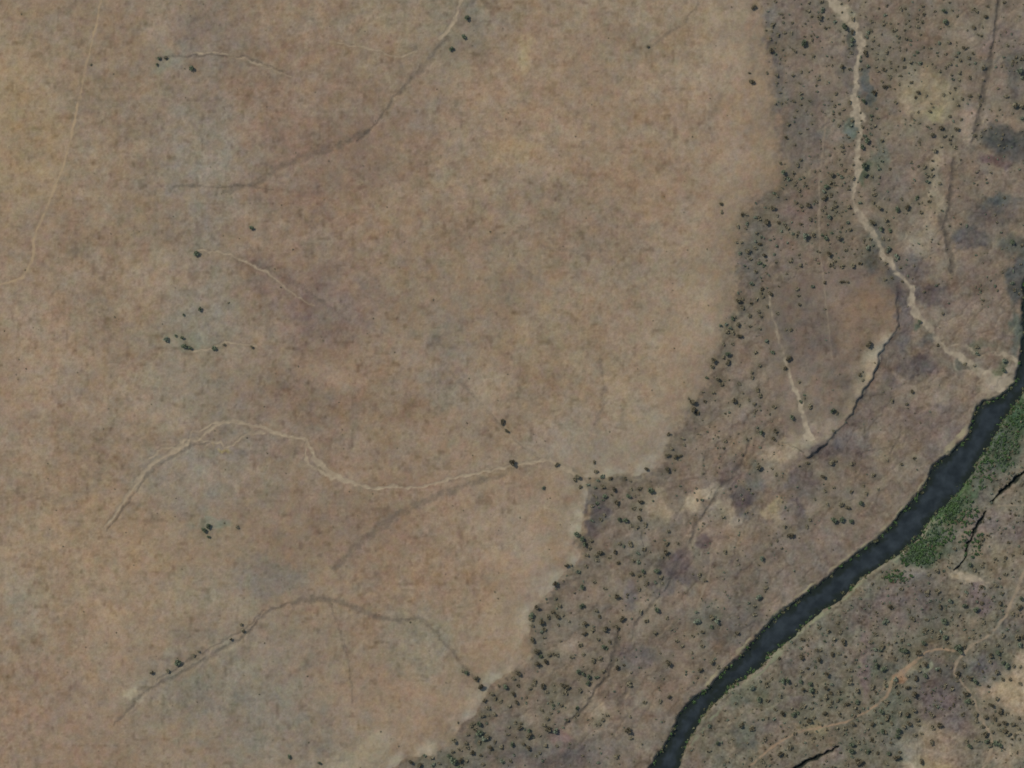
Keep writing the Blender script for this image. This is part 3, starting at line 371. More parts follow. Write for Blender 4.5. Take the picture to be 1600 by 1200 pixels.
TT = np.array([[float(q.rstrip('gGd')) for q in t.split(',')] for t in TREES.split()])
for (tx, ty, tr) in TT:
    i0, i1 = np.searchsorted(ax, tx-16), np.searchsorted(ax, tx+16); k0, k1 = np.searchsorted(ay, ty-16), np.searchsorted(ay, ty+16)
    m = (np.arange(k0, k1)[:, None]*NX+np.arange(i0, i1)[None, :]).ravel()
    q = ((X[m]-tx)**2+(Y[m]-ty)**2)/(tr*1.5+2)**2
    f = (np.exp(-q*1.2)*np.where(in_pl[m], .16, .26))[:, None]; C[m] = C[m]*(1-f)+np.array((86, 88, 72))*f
def blend(d, w, soft, col, s):
    f = (1-sst((d-w+soft*.5)/soft))*s
    m = np.nonzero(f > 0)[0]
    t = f[m][:, None]; C[m] = C[m]*(1-t)+np.asarray(col)*t
nz = .75+.35*vnoise(X, Y, 9, 61)+.35*vnoise(X, Y, 4, 62)
for i, d, w in fields:
    if i < 200: blend(d, w, 2.6, (146, 136, 108) if i == 100 else (122, 122, 98), np.clip((nz+.9*vnoise(X, Y, 16, 63)-.15)*.9, 0, .95))
for i, d, w in fields:
    if 400 <= i < 500:
        pts, dep, dk = GULLIES[i-400]
        col = np.array((76, 70, 62)) if dk < 1 else np.array((30, 35, 30))
        blend(d, w*.9, 6.5 if dk < 1 else 2.4, col, np.clip((nz*1.0+.05)*min(dk*.85, 1), 0, 1) if dk < 1 else np.clip(nz+.3, 0, 1)*.95)
for i, d, w in fields:
    if 200 <= i < 300:
        onp = i-200 >= 3 and i-200 < 12
        blend(d, w*.6+1.5, 9.0, (126, 114, 96) if not onp else (112, 98, 82), .4 if not onp else np.clip(nz*.5, 0, .6))
        blend(d, w*1.15+.3, 2.0, (156, 143, 122) if not onp else (158, 142, 118), np.clip(nz*(.95 if not onp else .9)-(.4*sst((Y-480)/60)*sst(.5+vnoise(X, Y, 7, 86)) if i in (200, 201) else 0)-(.4*sst((600-Y)/60) if i == 202 else 0), 0, 1))
    elif 300 <= i < 400:
        k = i-300
        col = [(160, 138, 108), (132, 118, 100), (142, 126, 105), (145, 122, 98), (146, 130, 108), (148, 130, 106), (140, 126, 106), (132, 118, 100)][k]
        s = [.85, .8, 1.1, 1.0, .7, .6, .8, .85][k]
        blend(d, w+.4, 2.4, col, np.clip(nz*s+.1, 0, 1))
rv = in_rv
C[rv] = (66, 66, 58)
wet = np.exp(-np.clip(drv, 0, 60)/2.2)*(~in_rv)*.6; C = C*(1-wet[:, None])+np.array((66, 68, 52))*wet[:, None]
base_far = np.where(in_pl[:, None], (139, 121, 100), (108, 99, 85))
C = C*(1-far[:, None])+base_far*far[:, None]
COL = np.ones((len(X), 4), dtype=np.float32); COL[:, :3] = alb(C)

# ---- label of every vertex by region
for i, d, w in fields:
    if i < 200: reg[(d < w) & ~in_rv] = i
for i, d, w in fields:
    if 400 <= i: reg[(d < w*.9) & ~in_rv & (d < 1e8)] = i
for i, d, w in fields:
    if 200 <= i < 400: reg[(d < w+.6) & ~in_rv & (d < 1e8)] = i

# ------------------------------------------------------------------ materials
def nodes(name):
    m = bpy.data.materials.new(name); m.use_nodes = True; nt = m.node_tree
    return m, nt, nt.nodes["Principled BSDF"]
def soil_mat(name, scale, strength, contrast):
    m, nt, b = nodes(name); N = nt.nodes; L = nt.links
    at = N.new("ShaderNodeAttribute"); at.attribute_name = "soil"
    tc = N.new("ShaderNodeTexCoord")
    no = N.new("ShaderNodeTexNoise"); no.inputs["Scale"].default_value = scale; no.inputs["Detail"].default_value = 4
    L.new(tc.outputs["Object"], no.inputs["Vector"])
    mr = N.new("ShaderNodeMapRange"); mr.inputs[1].default_value = .3; mr.inputs[2].default_value = .7
    mr.inputs[3].default_value = 1-contrast; mr.inputs[4].default_value = 1+contrast
    L.new(no.outputs["Fac"], mr.inputs[0])
    mx = N.new("ShaderNodeVectorMath"); mx.operation = 'SCALE'
    L.new(at.outputs["Color"], mx.inputs[0]); L.new(mr.outputs[0], mx.inputs["Scale"])
    L.new(mx.outputs[0], b.inputs["Base Color"])
    b.inputs["Roughness"].default_value = .95; b.inputs["Specular IOR Level"].default_value = .15
    bp = N.new("ShaderNodeBump"); bp.inputs["Strength"].default_value = strength; bp.inputs["Distance"].default_value = .3
    L.new(no.outputs["Fac"], bp.inputs["Height"]); L.new(bp.outputs[0], b.inputs["Normal"])
    return m
M_pl = soil_mat("dry_plain_soil", .9, .35, .07); M_va = soil_mat("stony_valley_soil", .7, .5, .10)
M_sand = soil_mat("pale_wash_sand", 1.2, .3, .06); M_dirt = soil_mat("trodden_dirt", 1.1, .3, .06); M_bed = soil_mat("gully_bed_soil", .8, .5, .12)
mw, nt, b = nodes("river_water")
no = nt.nodes.new("ShaderNodeTexNoise"); no.inputs["Scale"].default_value = .09; no.inputs["Detail"].default_value = 5
tc = nt.nodes.new("ShaderNodeTexCoord"); nt.links.new(tc.outputs["Object"], no.inputs["Vector"])
cr = nt.nodes.new("ShaderNodeValToRGB"); e = cr.color_ramp.elements
e[0].position = .36; e[0].color = (*(lin((33, 38, 38))), 1); e[1].position = .66; e[1].color = (*(lin((50, 56, 57))), 1)
nt.links.new(no.outputs["Fac"], cr.inputs[0])
wat = nt.nodes.new("ShaderNodeAttribute"); wat.attribute_name = "soil"
wmx = nt.nodes.new("ShaderNodeMix"); wmx.data_type = 'RGBA'; wmx.inputs[6].default_value = (*lin((31, 36, 28)), 1)
nt.links.new(wat.outputs["Fac"], wmx.inputs[0]); nt.links.new(cr.outputs[0], wmx.inputs[7]); nt.links.new(wmx.outputs[2], b.inputs["Base Color"])
b.inputs["Roughness"].default_value = .12; b.inputs["IOR"].default_value = 1.33
n2_ = nt.nodes.new("ShaderNodeTexNoise"); n2_.inputs["Scale"].default_value = .6; n2_.inputs["Detail"].default_value = 3
nt.links.new(tc.outputs["Object"], n2_.inputs["Vector"])
bp = nt.nodes.new("ShaderNodeBump"); bp.inputs["Strength"].default_value = .25; bp.inputs["Distance"].default_value = .25
nt.links.new(n2_.outputs["Fac"], bp.inputs["Height"]); nt.links.new(bp.outputs[0], b.inputs["Normal"])

def leaf_mat(name, col, var):
    m, nt, b = nodes(name); N = nt.nodes; L = nt.links
    oi = N.new("ShaderNodeObjectInfo"); tc = N.new("ShaderNodeTexCoord")
    no = N.new("ShaderNodeTexNoise"); no.inputs["Scale"].default_value = 2.2; L.new(tc.outputs["Object"], no.inputs["Vector"])
    ad = N.new("ShaderNodeMath"); ad.operation = 'ADD'; L.new(oi.outputs["Random"], ad.inputs[0]); L.new(no.outputs["Fac"], ad.inputs[1])
    mr = N.new("ShaderNodeMapRange"); mr.inputs[1].default_value = .2; mr.inputs[2].default_value = 1.8
    mr.inputs[3].default_value = 1-var; mr.inputs[4].default_value = 1+var; L.new(ad.outputs[0], mr.inputs[0])
    mx = N.new("ShaderNodeVectorMath"); mx.operation = 'SCALE'; mx.inputs[0].default_value = tuple(alb(col)); L.new(mr.outputs[0], mx.inputs["Scale"])
    L.new(mx.outputs[0], b.inputs["Base Color"]); b.inputs["Roughness"].default_value = .8; b.inputs["Specular IOR Level"].default_value = .2
    return m
LEAF = {'': leaf_mat("olive_brown_leaves", (120, 112, 91), .32), 'g': leaf_mat("grey_green_leaves", (110, 116, 98), .3),
        'G': leaf_mat("deep_green_leaves", (94, 101, 80), .3), 'd': leaf_mat("dark_brown_leaves", (98, 90, 71), .3)}
M_bark = leaf_mat("bark", (104, 90, 76), .2)

def mesh_from(name, co, faces, mats, smooth=False, col=None):
    me = bpy.data.meshes.new(name); n = len(co); k = faces.shape[1]; f = len(faces)
    me.vertices.add(n); me.vertices.foreach_set("co", np.ascontiguousarray(co, dtype=np.float32).ravel())
    me.loops.add(f*k); me.loops.foreach_set("vertex_index", np.ascontiguousarray(faces, dtype=np.int32).ravel())
    me.polygons.add(f); me.polygons.foreach_set("loop_start", np.arange(0, f*k, k, dtype=np.int32))
    me.polygons.foreach_set("loop_total", np.full(f, k, dtype=np.int32))
    if smooth: me.polygons.foreach_set("use_smooth", np.ones(f, dtype=bool))
    me.update(calc_edges=True)
    if col is not None:
        a = me.color_attributes.new("soil", 'FLOAT_COLOR', 'POINT'); a.data.foreach_set("color", np.ascontiguousarray(col, dtype=np.float32).ravel())
    me.materials.append(mats)
    return me
def link(name, me, parent=None):
    o = bpy.data.objects.new(name, me); sc.collection.objects.link(o)
    if parent: o.parent = parent
    return o
def tag(o, label, cat=None, group=None, kind=None):
    o["label"] = label
    if cat: o["category"] = cat
    if group: o["group"] = group
    if kind: o["kind"] = kind

idx = np.arange(NX*NY).reshape(NY, NX)
F = np.stack([idx[1:, :-1], idx[1:, 1:], idx[:-1, 1:], idx[:-1, :-1]], -1).reshape(-1, 4)
WXY = np.stack([wx(X), wy(Y), Z], 1)
fr = reg[F]; freg = fr.max(1)
def cut(name, sel, mat, label, cat):
    f = F[sel]
    if not len(f): return
    u, inv = np.unique(f, return_inverse=True)
    me = mesh_from(name, WXY[u], inv.reshape(f.shape), mat, True, COL[u])
    tag(link(name, me), label, cat, kind="structure")
cut("ground", freg == 1, M_pl, "wide bare tan plain filling the left and middle, orange brown dry soil", "plain")
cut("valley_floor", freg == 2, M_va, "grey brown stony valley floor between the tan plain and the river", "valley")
cut("far_bank_ground", freg == 3, M_va, "scrubby grey olive ground on the far side of the river", "ground")
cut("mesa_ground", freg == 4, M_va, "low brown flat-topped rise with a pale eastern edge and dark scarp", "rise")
cut("river_bed", freg == 5, M_bed, "dark muddy bed under the river water", "river bed")
SBL = ["pale sandy margin on the plain side of the river", "narrow olive pale margin on the far side of the river"]
WL = ["long pale sandy wash winding down the upper right to the river", "thin pale branch of the main wash beside the river mouth", "straight pale wash running down to the pale bare patch",
      "long winding pale wash across the lower plain", "thin braid above the left end of the winding pale wash", "thin braid below the crest of the winding pale wash", "second channel beside the sharp bend of the winding pale wash", "short pale rill curving beside a lone dark green tree on the left plain", "thin pale rill near the top left trees", "pale pinkish wash at the top beside three dark trees",
      "faint pale rill left of the dark top gully", "short pale rill beside the row of dark trees on the left plain", "pale sandy spill below the thin black gully"]
TL = ["faint tan track running down the far left plain", "faint straight track down the scrub of the upper valley", "pale track winding through the scrub at the lower right", "orange tinted track branching left through the far bank scrub",
      "faint diagonal path between two dark bushes and the wash", "short faint track at the left side of the plain", "short pale path starting at the black gully", "narrow pale path in the lower valley"]
GL = ["grey gully fading down the plain from the top trees", "short dark rill between small trees at the top left", "faint dark rill across the upper left plain", "dark edged gully looping over the lower plain", "upper dark edge of the lower left gully",
      "faint dark line running down the lower plain", "dark lower edge of the winding pale wash", "faint dark hollow right of the plain's middle", "straight dark gully near the upper right corner", "tiny side notch of the upper right gully",
      "dark gully beside the pale strip on the right", "dark gully end below the pale strip on the right", "black zigzag gully right of the green river bank", "thin black gully running down through the far bank", "black slanting gully at the bottom of the far bank",
      "small dark notch beside the black zigzag gully", "dark winding gully in the lower valley scrub", "short dark hollow right of the lower valley gully", "purple grey drainage line slanting through the middle valley", "faint dark drainage line in the lower valley",
      "thin dark crease in the bare valley near the river", "faint dark cross line in the bare valley", "broad faint dark hollow on the plain", "faint dark streak on the upper middle plain",
      "faint dark diagonal crease from mid plain to the winding wash",
      "broad soft dark swale continuing down left from the top gully", "broad soft dark swale just under the winding wash", "faint dark swale beside the curved left rill", "faint dark rill near the lone upper right tree"]
for k in range(len(SANDBANK)): cut("river_bank", freg == 100+k, M_sand, SBL[k], "river bank")
for k in range(len(WASHES)): cut("dry_wash", freg == 200+k, M_sand, WL[k], "dry wash")
for k in range(len(TRACKS)): cut("dirt_path", freg == 300+k, M_dirt, TL[k], "path")
for k in range(len(GULLIES)): cut("gully", freg == 400+k, M_bed, GL[k], "gully")
# the water: a flat sheet at height 0 reaching just into both banks
wsel = (drv[F] < 3.5).any(1)
f = F[wsel]; u, inv = np.unique(f, return_inverse=True)
co = WXY[u].copy(); co[:, 2] = 0.0      # water coloured dark green along the margins, blue grey in the middle
wdep = sst((-drv[u]-1-4*vnoise(X[u], Y[u], 10, 81)-3*vnoise(X[u], Y[u], 4, 85))/11); wc = np.ones((len(u), 4)); wc[:, :3] = wdep[:, None]
tag(link("river_water", mesh_from("river_water", co, inv.reshape(f.shape), mw, True, wc)), "dark blue grey river water crossing the lower right corner", "river", kind="structure")

def ground_z(px, py):
    i = np.clip(np.searchsorted(ax, px)-1, 0, NX-2); j = np.clip(np.searchsorted(ay, py)-1, 0, NY-2)
    tx = (px-ax[i])/(ax[i+1]-ax[i]); ty = (py-ay[j])/(ay[j+1]-ay[j]); Zg = Z.reshape(NY, NX)
    return (Zg[j, i]*(1-tx)+Zg[j, i+1]*tx)*(1-ty)+(Zg[j+1, i]*(1-tx)+Zg[j+1, i+1]*tx)*ty

# ------------------------------------------------------------------ trees
rng = np.random.RandomState(7)
def crown_geo(seed, nleaf, lobes, size=.20):
    """leaf clumps spread through a lumpy crown of radius 1 standing on z = .35 .. 1.6"""
    r = np.random.RandomState(seed)
    cen = [(0, 0, 1.0, .62)]
    for k in range(lobes):
        a = r.rand()*6.283; q = .30+.35*r.rand(); cen.append((q*math.cos(a), q*math.sin(a), .75+.5*r.rand(), .34+.22*r.rand()))
    co = []; fa = []
    for k in range(nleaf):
        cx, cy, cz, cr = cen[r.randint(len(cen))]
        v = r.randn(3); v /= np.linalg.norm(v); d = cr*(.35+.65*r.rand()**.4)
        p = np.array((cx, cy, cz))+v*d*np.array((1, 1, .75))
        n = v+.8*r.randn(3); n /= np.linalg.norm(n); t = np.cross(n, r.randn(3)); t /= np.linalg.norm(t); b2 = np.cross(n, t)
        s = size*(.6+.8*r.rand()); q = len(co)
        co += [p-t*s-b2*s*.7, p+t*s*1.1-b2*s*.6, p+t*s*.9+b2*s*.8, p-t*s*.8+b2*s*.7]; fa.append((q, q+1, q+2, q+3))
    return np.array(co), np.array(fa)
def trunk_geo(seed):
    r = np.random.RandomState(seed+99); co = []; fa = []
    def limb(p, q, r0, r1):
        p, q = np.array(p, float), np.array(q, float); d = q-p; d /= np.linalg.norm(d); t = np.cross(d, (.3, .9, .1)); t /= np.linalg.norm(t); b2 = np.cross(d, t); o = len(co)
        for c, rad in ((p, r0), (q, r1)):
            for k in range(6): a = k*math.pi/3; co.append(c+rad*(math.cos(a)*t+math.sin(a)*b2))
        for k in range(6): fa.append((o+k, o+(k+1) % 6, o+6+(k+1) % 6, o+6+k))
    limb((0, 0, -.12), (.04, .02, .55), .11, .08)
    for k in range(4):
        a = k*1.57+r.rand(); limb((.04, .02, .5), (.45*math.cos(a), .45*math.sin(a), .9+.3*r.rand()), .06, .02)
    return np.array(co), np.array(fa)
PROTO = {}
for kd in LEAF:
    for v in range(5):
        co, fa = crown_geo(v*17+len(PROTO)*3+1, 150, 3+v % 3)
        PROTO[kd, v] = mesh_from("crown", co, fa, LEAF[kd])
TR = [mesh_from("trunk", *trunk_geo(v), M_bark) for v in range(3)]

recs = []
for t in TREES.split():
    x, y, r = t.split(','); kd = ''
    if r[-1] in 'gGd': kd = r[-1]; r = r[:-1]
    recs.append((float(x), float(y), float(r), kd))
seen = set(); rr = []
for q in recs:
    if any(abs(q[0]-o[0]) < 2 and abs(q[1]-o[1]) < 2 for o in rr): continue
    rr.append(q)
recs = rr
def weight(q):
    x, y, r, kd = q
    on_plain = (x < 560) or (x < 890 and y < 900) or (x > 1005 and x < 1020 and y < 100)
    return r+{'': 0, 'g': .2, 'G': .7, 'd': .6}[kd]+(4 if on_plain and r > 3.4 else 0)
recs.sort(key=weight, reverse=True)
N_THING = 300
things, rest = recs[:N_THING], recs[N_THING:]
# landmarks a viewer can find, and how a tree near each is described
MARKS = """142,101|far out on the top left plain
258,95|at the left end of the short top rill
299,108|below the short top rill
393,355|alone on the bare upper left plain
308,397|at the tip of the curved left rill
313,483|just above the left plain's tree row
357,473|above the right end of the left tree row
268,527|at the left end of the left tree row
292,542|in the middle of the left tree row
343,541|at the right end of the left tree row
322,825|in the lone clump below the winding wash
372,820|right of the lone clump below the wash
272,1040|at the low end of the lower left gully
308,1020|halfway along the lower left gully
375,983|near the top of the lower left gully
728,40|right of the pinkish wash at the top
705,76|in the fork of the fading top gully
1012,73|alone on the upper right plain
788,665|on the faint path across the middle plain
799,722|touching the winding wash, middle of the plain
870,726|touching the winding wash near its right end
849,762|just below the right end of the winding wash
452,1182|on the grey patch at the plain's bottom
505,1192|right of the bottom grey patch
735,1052|where the looping gully leaves the plain
1177,11|on the plain's rim at the very top
1173,121|on the plain's rim near the top
1126,322|on the plain's rim notch
1222,40|in the top scrub left of the main wash
1262,15|at the top edge left of the main wash
1282,27|touching the wash's pale top sandbar
1256,67|in the open left of the upper wash
1211,85|in the top scrub nearest the plain
1242,80|below the big green tree left of the wash
1318,40|hugging the left bank of the wash's top bend
1330,75|in the dark strip left of the wash's bend
1316,105|left of the straight upper wash
1334,30|right of the wash's top
1352,83|touching the right bank of the upper wash
1400,46|in the dotted scrub right of the top wash
1430,95|in the dotted scrub above the yellow sand
1386,108|in the scrub between wash and yellow sand
1476,25|in the pair at the top right
1500,80|in the scrub left of the top right gully
1540,22|beside the upper end of the top right gully
1590,92|at the right edge near the top
1382,137|above the yellow sand's left side
1432,148|on the yellow sand patch
1453,174|on the lower part of the yellow sand
1240,158|in the sparse scrub left of the wash
1229,215|in the bare ground near the plain's edge
1315,228|left of the wash, beside the faint track
1350,158|right of the wash where it widens
1352,225|in the green streak right of the wash
1485,205|in the clump below the yellow sand
1460,236|at the low left of the clump under the sand
1585,164|right of the straight gully, far right
1595,185|above the big dark stain at the right
1228,265|left of the faint track, middle of the scrub
1300,275|left of the wash near its bend
1352,266|in the green pair right of the wash
1378,255|beyond the green pair right of the wash
1457,266|left of the pale strip on the right
1212,305|just right of the plain's notch
1258,321|left of the faint track, below the notch
1290,305|beside the faint track, right side
1370,315|right of the wash's first slant
1402,327|right of the wash, beside a darker tree
1418,324|right of the wash, beside a greener tree
1452,320|at the top of the pale patch on the right
1205,325|between the plain's notch and the faint track
1197,347|just below the plain's notch
1180,385|in the grey clump along the plain's edge
1168,392|at the lower left of the grey clump
1225,355|right of the grey clump, in a line
1258,367|in the horizontal row across the scrub
1245,400|below the horizontal row of scrub
1295,368|at the right end of the horizontal row
1295,396|below the right end of the horizontal row
1325,412|above the low brown rise
1320,440|in the dark dash on the brown rise
1364,350|on the left bank of the slanting wash
1376,358|on the right bank of the slanting wash
1387,388|on the right bank of the lower slanting wash
1383,437|on the top right corner of the brown rise
1581,380|in the green patch at the right edge
1190,440|at the top of the rim's green belt
1204,458|at the head of the straight pale wash
1153,470|on the rim above the green belt
1249,468|left on the brown rise, upper part
1150,512|in the green belt along the rim
1178,495|right of the rim's green belt
1228,516|on the brown rise's left edge
1357,538|on the pale tip of the brown rise
1270,447|on top of the brown rise
1436,503|in the lower main wash's sandy tangle
1473,489|above the lower main wash
1530,550|in the tangle where wash meets river
1569,570|at the wash mouth beside the river
1137,558|in the green belt below the dark stain
1115,570|on the rim, middle of the edge
1122,600|below the rim's green belt
1082,633|in the cluster on the rim's corner
1104,627|right of the cluster on the rim's corner
1185,575|left of the straight pale wash
1147,625|in the open below the rim belt
1185,615|in the purple patch left of the pale wash
1230,560|touching the straight pale wash, upper end
1240,650|left of the straight pale wash's foot
1263,630|right of the straight pale wash's foot
1301,641|in the pale ground at the rise's foot
1345,590|on the pale shoulder of the brown rise
1200,674|above the pale bare patch
1425,612|in the open left of the river bend
1394,626|in the open between rise and river
1429,720|beside the river, below its bend
1047,680|on the rim below the corner cluster
1050,712|in the pair along the rim
1043,734|on the rim's inner corner
1010,732|alone in the rim's inner corner
903,747|at the right tip of the winding wash
938,755|just beyond the winding wash's tip
962,765|right of the winding wash's tip
985,775|in the dark clump beyond the wash
1017,765|under the rim's inner corner
1184,731|on the dark slope below the bare patch
1298,723|in the dark mottled middle valley
1286,745|below the dark mottled middle valley
1365,742|in the bare valley left of the river
1320,787|in the pair in the lower middle valley
1308,812|in the green pair left of the river
1262,822|below the small pale spot, mid valley
1235,836|alone left of the river, bare ground
990,797|above the pale patch beyond the wash
972,813|in the green pair under the plain's step
1009,820|on the pale patch beyond the wash
938,812|in the purple hollow under the plain
908,842|hugging the plain's lower step
925,868|in the thicket under the plain's step
938,885|below the thicket under the step
885,884|on the pale rim under the step
867,911|on the pale rim, lower part
961,862|right of the thicket under the step
997,872|in the middle of the lower valley scrub
1028,895|in the dark hollow of the lower valley
1045,860|above the dark hollow of the lower valley
1133,862|in the orange brown middle valley
1190,872|halfway from the rim to the river
1186,932|near the river, above its pale bank
1001,900|left of the dark lower valley hollow
909,918|just off the rim's lower slope
945,919|in the sparse scrub below the step
831,962|on the rim, halfway down the slope
848,972|beside the rim's green double tree
872,953|right of the rim's green double tree
832,1003|on the rim below the green double tree
842,1030|on the rim, lower corner
860,1025|in the short line under the rim
805,1055|on the slanting rim, lower left
909,946|in the open below the sparse scrub
914,982|in the vertical pair, lower valley
946,982|left of the dark winding gully's top
970,950|above the dark winding gully
965,1000|at the top of the dark winding gully
935,1005|in the pale scrub left of the gully
915,1055|in the green line left of the gully
960,1045|on the dark winding gully
1027,952|in the stripy ground right of the gully
1023,990|in the bare ground right of the gully
1044,1036|alone between gully and river
1112,1034|near the river's upper pale rocks
1115,975|in the green tinge left of the river
1085,960|at the green tinge's left side
1095,1047|below the green tinge, near the river
1152,990|against the river's left bank
752,1073|on the tip where the looping gully ends
770,1085|below the looping gully's end
790,1073|just off the rim, bottom slope
805,1090|in the scrub below the slanting rim
755,1118|on the bottom slope of the rim
745,1150|in the bottom left thicket
765,1150|at the right of the bottom left thicket
709,1158|on the pale tongue at the bottom
735,1165|below the pale tongue
706,1187|at the bottom edge, green clump
655,1193|at the plain's bottom right tip
790,1165|in the brown scrub, bottom left valley
812,1137|in the scrub under the pale gap
830,1075|above the pale gap, lower valley
882,1073|left of the dark gully, curved clump
905,1080|between curved clump and dark gully
858,1138|in the scrub left of the gully's foot
827,1148|in the green knot, bottom valley
835,1170|below the green knot, bottom valley
903,1110|by the foot of the dark gully
980,1142|alone in the bottom middle valley
983,1070|on the short hollow right of the gully
1007,1098|in bare ground near the river's left side
1046,1089|left of the river, lower reach
1115,1150|right of the river's lowest reach
1157,1134|right of the river, lower brown ground
1177,1138|in the brown ground near the low track
1172,1186|at the bottom edge right of the river
1255,1000|beyond the river's pale right rocks
1280,1031|in the far bank scrub's upper left
1307,1003|in the scrub row beyond the river
1300,1022|beside the pale speck beyond the river
1252,1050|in the green scrub beside the river
1225,1064|in the green band beside the river
1268,1072|in the long green band, far bank
1295,1085|in the far bank scrub above the low track
1327,1066|left of the straight plain strip
1337,1085|under the straight plain strip
1310,985|near the river's far bank, middle
1178,1078|against the river's lower right bank
1199,1093|right of the river, lower green ground
1222,1113|in the lower scrub, dark spot
1245,1117|beside the lower scrub's dark spot
1262,1128|above the low track
1330,1100|above the low track's right part
1333,1131|on the low track
1196,1156|beside the low track's left end
1235,1172|between low track and black slanting gully
1335,1168|right of the black slanting gully
1305,1197|below the black slanting gully
1341,1193|at the bottom edge beside the slanting gully
1362,1132|where the low track steepens
1382,1115|left of the low track's bend
1390,1092|along the low track's rise
1400,1067|left of the orange bare spot
1382,1045|in the green clump left of the orange spot
1375,1012|in the scrub above that green clump
1385,972|in the green tinge under the river bend
1360,1003|right of the plain strip's top
1408,1012|above the orange tinted track
1395,948|in the scrub below the green river bank
1375,905|against the river's bend, right side
1410,921|in the brown scrub below the river bend
1425,968|in the scrub, middle of the far bank
1450,980|in the dark scrub above the orange track
1475,972|in the darkest clump of the far bank
1434,1020|just above the orange tinted track
1446,1038|touching the orange tinted track
1431,1060|right of the orange bare spot
1430,1084|below the orange bare spot
1418,1095|under the orange bare spot, lower
1446,1056|by the greenish speck under the track
1467,1045|inside the orange track's arc
1470,995|above the orange track's arc
1500,1015|at the fork of the tracks
1497,1052|below the fork of the tracks
1480,1074|in the dark ground below the fork
1510,1086|in the crook of the right track
1518,1062|right of the fork, in dark ground
1508,1042|just right of the fork
1552,1026|in the dark scrub right of the fork
1573,1042|nearest the yellow sandy ground
1560,1051|above the yellow sandy ground
1590,1000|at the right edge above the sand
1507,950|left of the right hand track
1464,900|in the middle scrub below the green bank
1490,940|in the olive scrub, centre of far bank
1491,857|left of the thin black gully
1518,887|at the foot of the thin black gully
1536,880|right of the thin black gully's foot
1535,846|right of the thin black gully
1575,880|in the tan ground, far right
1560,925|beside the right track's upper part
1535,970|left of the right track's middle
1592,945|right of the right track
1598,863|at the right edge, tan ground
1428,1109|in the scrub left of the pale mound
1417,1118|above the pale mound's left side
1400,1118|in the scrub below the low track's bend
1386,1124|right of the low track's bend
1404,1145|in the green knot beside the pale mound
1379,1143|left of the green knot by the mound
1420,1131|upper left of the pale mound
1430,1148|touching the pale mound's upper left
1460,1136|above the pale mound
1457,1161|on the pale mound, upper part
1440,1190|on the pale mound, lower part
1401,1184|left foot of the pale mound
1456,1118|in bare ground above the pale mound
1356,1174|in the scrub right of the slanting gully
1385,1183|at the bottom left of the pale mound
1549,1102|on the left side of the yellow sand
1563,1111|on the yellow sand's lower part
1540,1122|between right track and yellow sand
1524,1116|left of the right track's lower part
1572,1132|below the yellow sand
1570,1145|in the dark cluster below the yellow sand
1540,1150|right of the right track's low bend
1556,1162|in the green scrub by the track's end
1515,1166|left of the right track's lowest part
1590,1135|at the right edge below the sand
1313,205|between the wash and the faint upper track"""
MK = [(float(a.split(',')[0]), float(a.split(',')[1]), b) for a, b in (l.split('|') for l in MARKS.splitlines())]
CW = {'': "olive brown", 'g': "grey green", 'G': "dark green", 'd': "dark brown"}
ORD = ["topmost", "second", "third", "fourth", "fifth", "sixth", "seventh", "eighth"]
zones = {}
for i, (x, y, r, kd) in enumerate(things):
    k = min(range(len(MK)), key=lambda j: (MK[j][0]-x)**2+(MK[j][1]-y)**2)
    size = "large" if r >= 6.4 else "medium" if r >= 5.4 else "small"
    zones.setdefault((MK[k][2], size, kd), []).append(i)
labels = [None]*len(things)
for (ph, size, kd), ii in zones.items():
    ii.sort(key=lambda i: things[i][1])
    for n, i in enumerate(ii):
        if len(ii) == 1: pre = "%s %s tree" % (size, CW[kd])
        elif len(ii) == 2: pre = "%s %s %s tree" % (("upper", "lower")[n], size, CW[kd])
        else: pre = "%s %s %s tree" % (ORD[n], size, CW[kd]) if n == 0 else "%s %s %s tree down" % (ORD[n], size, CW[kd])
        labels[i] = pre+" "+ph

for k, (x, y, r, kd) in enumerate(things):
    e = bpy.data.objects.new("tree", None); sc.collection.objects.link(e); e.empty_display_size = 1
    z = float(ground_z(np.array([x]), np.array([y]))[0])
    s = r*.79*S*(.92+.16*rng.rand())
    e.location = (wx(x), wy(y), z); e.scale = (s*(.9+.25*rng.rand()), s*(.9+.25*rng.rand()), s*(.85+.3*rng.rand())); e.rotation_euler = (0, 0, rng.rand()*6.283)
    link("crown", PROTO[kd, k % 5], e); link("trunk", TR[k % 3], e)
    tag(e, labels[k], "tree", "trees scattered over the plain and the valley")

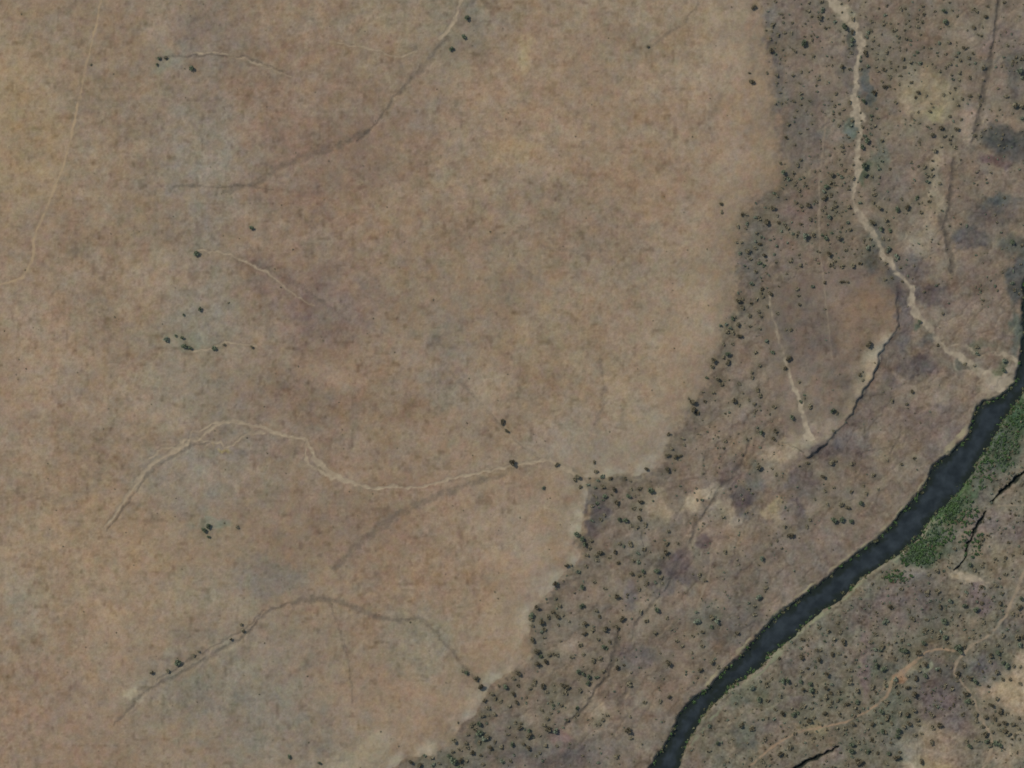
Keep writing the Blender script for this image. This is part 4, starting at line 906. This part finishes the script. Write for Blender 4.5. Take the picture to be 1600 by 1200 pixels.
# the smaller scrub, past counting: one mass
def mass(name, items, nleaf, label, cat, mat_of, lsize=.3):
    me_all = {}
    for kd in mat_of:
        cos, fas = [], []; n = 0
        for (x, y, r, k2) in items:
            if k2 != kd: continue
            co, fa = SPR[rng.randint(len(SPR))]
            a = rng.rand()*6.283; ca, sa = math.cos(a), math.sin(a); s = r*.74*S*(.9+.3*rng.rand())
            p = co*s; q = np.empty_like(p); q[:, 0] = p[:, 0]*ca-p[:, 1]*sa; q[:, 1] = (p[:, 0]*sa+p[:, 1]*ca)*(.8+.4*rng.rand()); q[:, 2] = p[:, 2]*.85-.3*s
            q += (wx(x), wy(y), float(ground_z(np.array([x]), np.array([y]))[0])); cos.append(q); fas.append(fa+n); n += len(co)
        if cos: me_all[kd] = (np.concatenate(cos), np.concatenate(fas))
    V = []; Fc = []; mi = []; n = 0; keys = list(me_all)
    for i, kd in enumerate(keys):
        c, fq = me_all[kd]; V.append(c); Fc.append(fq+n); mi.append(np.full(len(fq), i)); n += len(c)
    me = mesh_from(name, np.concatenate(V), np.concatenate(Fc), mat_of[keys[0]])
    for kd in keys[1:]: me.materials.append(mat_of[kd])
    me.polygons.foreach_set("material_index", np.concatenate(mi).astype(np.int32)); me.update()
    tag(link(name, me), label, cat, kind="stuff")
SPR = [crown_geo(500+v, 46, 2+v % 2, .30) for v in range(8)]
# very small tufts the photograph shows as specks
extra = []
def scatter(n, x0, x1, y0, y1, test, rmin, rmax, kinds, prob=None):
    c = 0; tries = 0
    while c < n and tries < n*20:
        tries += 1; x = x0+(x1-x0)*rng.rand(); y = y0+(y1-y0)*rng.rand()
        if test(x, y) and (prob is None or rng.rand() < prob(x, y)):
            extra.append((x, y, rmin+(rmax-rmin)*rng.rand()**1.6, kinds[rng.randint(len(kinds))])); c += 1
REG = reg.reshape(NY, NX)
def rg(x, y): return REG[min(max(int(round((y-ay[NLO_Y])/1.5))+NLO_Y, 0), NY-1), min(max(int(round((x-ax[NLO_X])/1.5))+NLO_X, 0), NX-1)]
NLO_X = int(np.searchsorted(ax, -89.9)); NLO_Y = int(np.searchsorted(ay, -89.9))
dens = lambda x, y: .5+.5*float(vnoise(np.array([x]), np.array([y]), 45, 77)[0])+.15
scatter(900, 1150, 1690, -80, 480, lambda x, y: rg(x, y) == 2, 1.4, 3.5, ['', '', 'g'], dens)
scatter(520, 560, 1250, 640, 1290, lambda x, y: rg(x, y) == 2, 1.4, 3.4, ['', '', 'g'], dens)
scatter(120, 1050, 1500, 500, 1000, lambda x, y: rg(x, y) in (2, 4), 1.2, 2.4, ['', 'g'])
scatter(1750, 1060, 1690, 600, 1290, lambda x, y: rg(x, y) == 3 and not (1400 < x < 1520 and y > 1120) and not (x > 1550 and 1050 < y < 1110), 1.5, 3.4, ['', '', 'g', 'g', 'd'], dens)
scatter(260, 0, 1150, 0, 1200, lambda x, y: rg(x, y) == 1, 1.0, 1.9, [''], dens)
mass("scrub", rest+extra, 46, "low grey green and brown scrub peppered over valley and far bank", "scrub", LEAF)

# green reeds and bushes hugging the river
GRN = {'G': leaf_mat("river_reeds", (88, 114, 70), .3), 'g': leaf_mat("river_bush_leaves", (94, 112, 84), .3), '': leaf_mat("olive_reeds", (112, 112, 84), .2)}
extra = []
gz = [(1440, 850, 26, 12, 150), (1425, 872, 22, 12, 60), (1400, 900, 24, 10, 50), (1520, 850, 22, 22, 60), (1480, 795, 16, 16, 120), (1486, 772, 14, 24, 140), (1445, 868, 26, 14, 130), (1500, 800, 30, 24, 120), (1530, 735, 26, 30, 100), (1565, 690, 30, 46, 200), (1590, 640, 14, 30, 80), (1465, 830, 30, 24, 110), (1597, 560, 8, 40, 40)]
for cx, cy, rx, ry, n in gz:
    for k in range(n):
        a = rng.rand()*6.283; q = rng.rand()**.5; x, y = cx+rx*q*math.cos(a), cy+ry*q*math.sin(a)
        if rg(x, y) == 3 or rg(x, y) in (101,): extra.append((x, y, 1.6+2.2*rng.rand(), 'G' if rng.rand() < .5 else 'g'))
for pl, n in ((NWB[:62], 520), (SEB[4:], 620)):
    for k in range(n):
        i = rng.randint(len(pl)-1); t = rng.rand(); x = pl[i][0]*(1-t)+pl[i+1][0]*t+rng.randn()*1.9; y = pl[i][1]*(1-t)+pl[i+1][1]*t+rng.randn()*1.9
        if -30 < x < 1630 and -30 < y < 1230: extra.append((x, y, 1.3+3.2*rng.rand()**2, 'G' if rng.rand() < .5 else ''))
mass("reeds", extra, 46, "green and olive reeds and bushes hugging the river edges", "reeds", GRN)
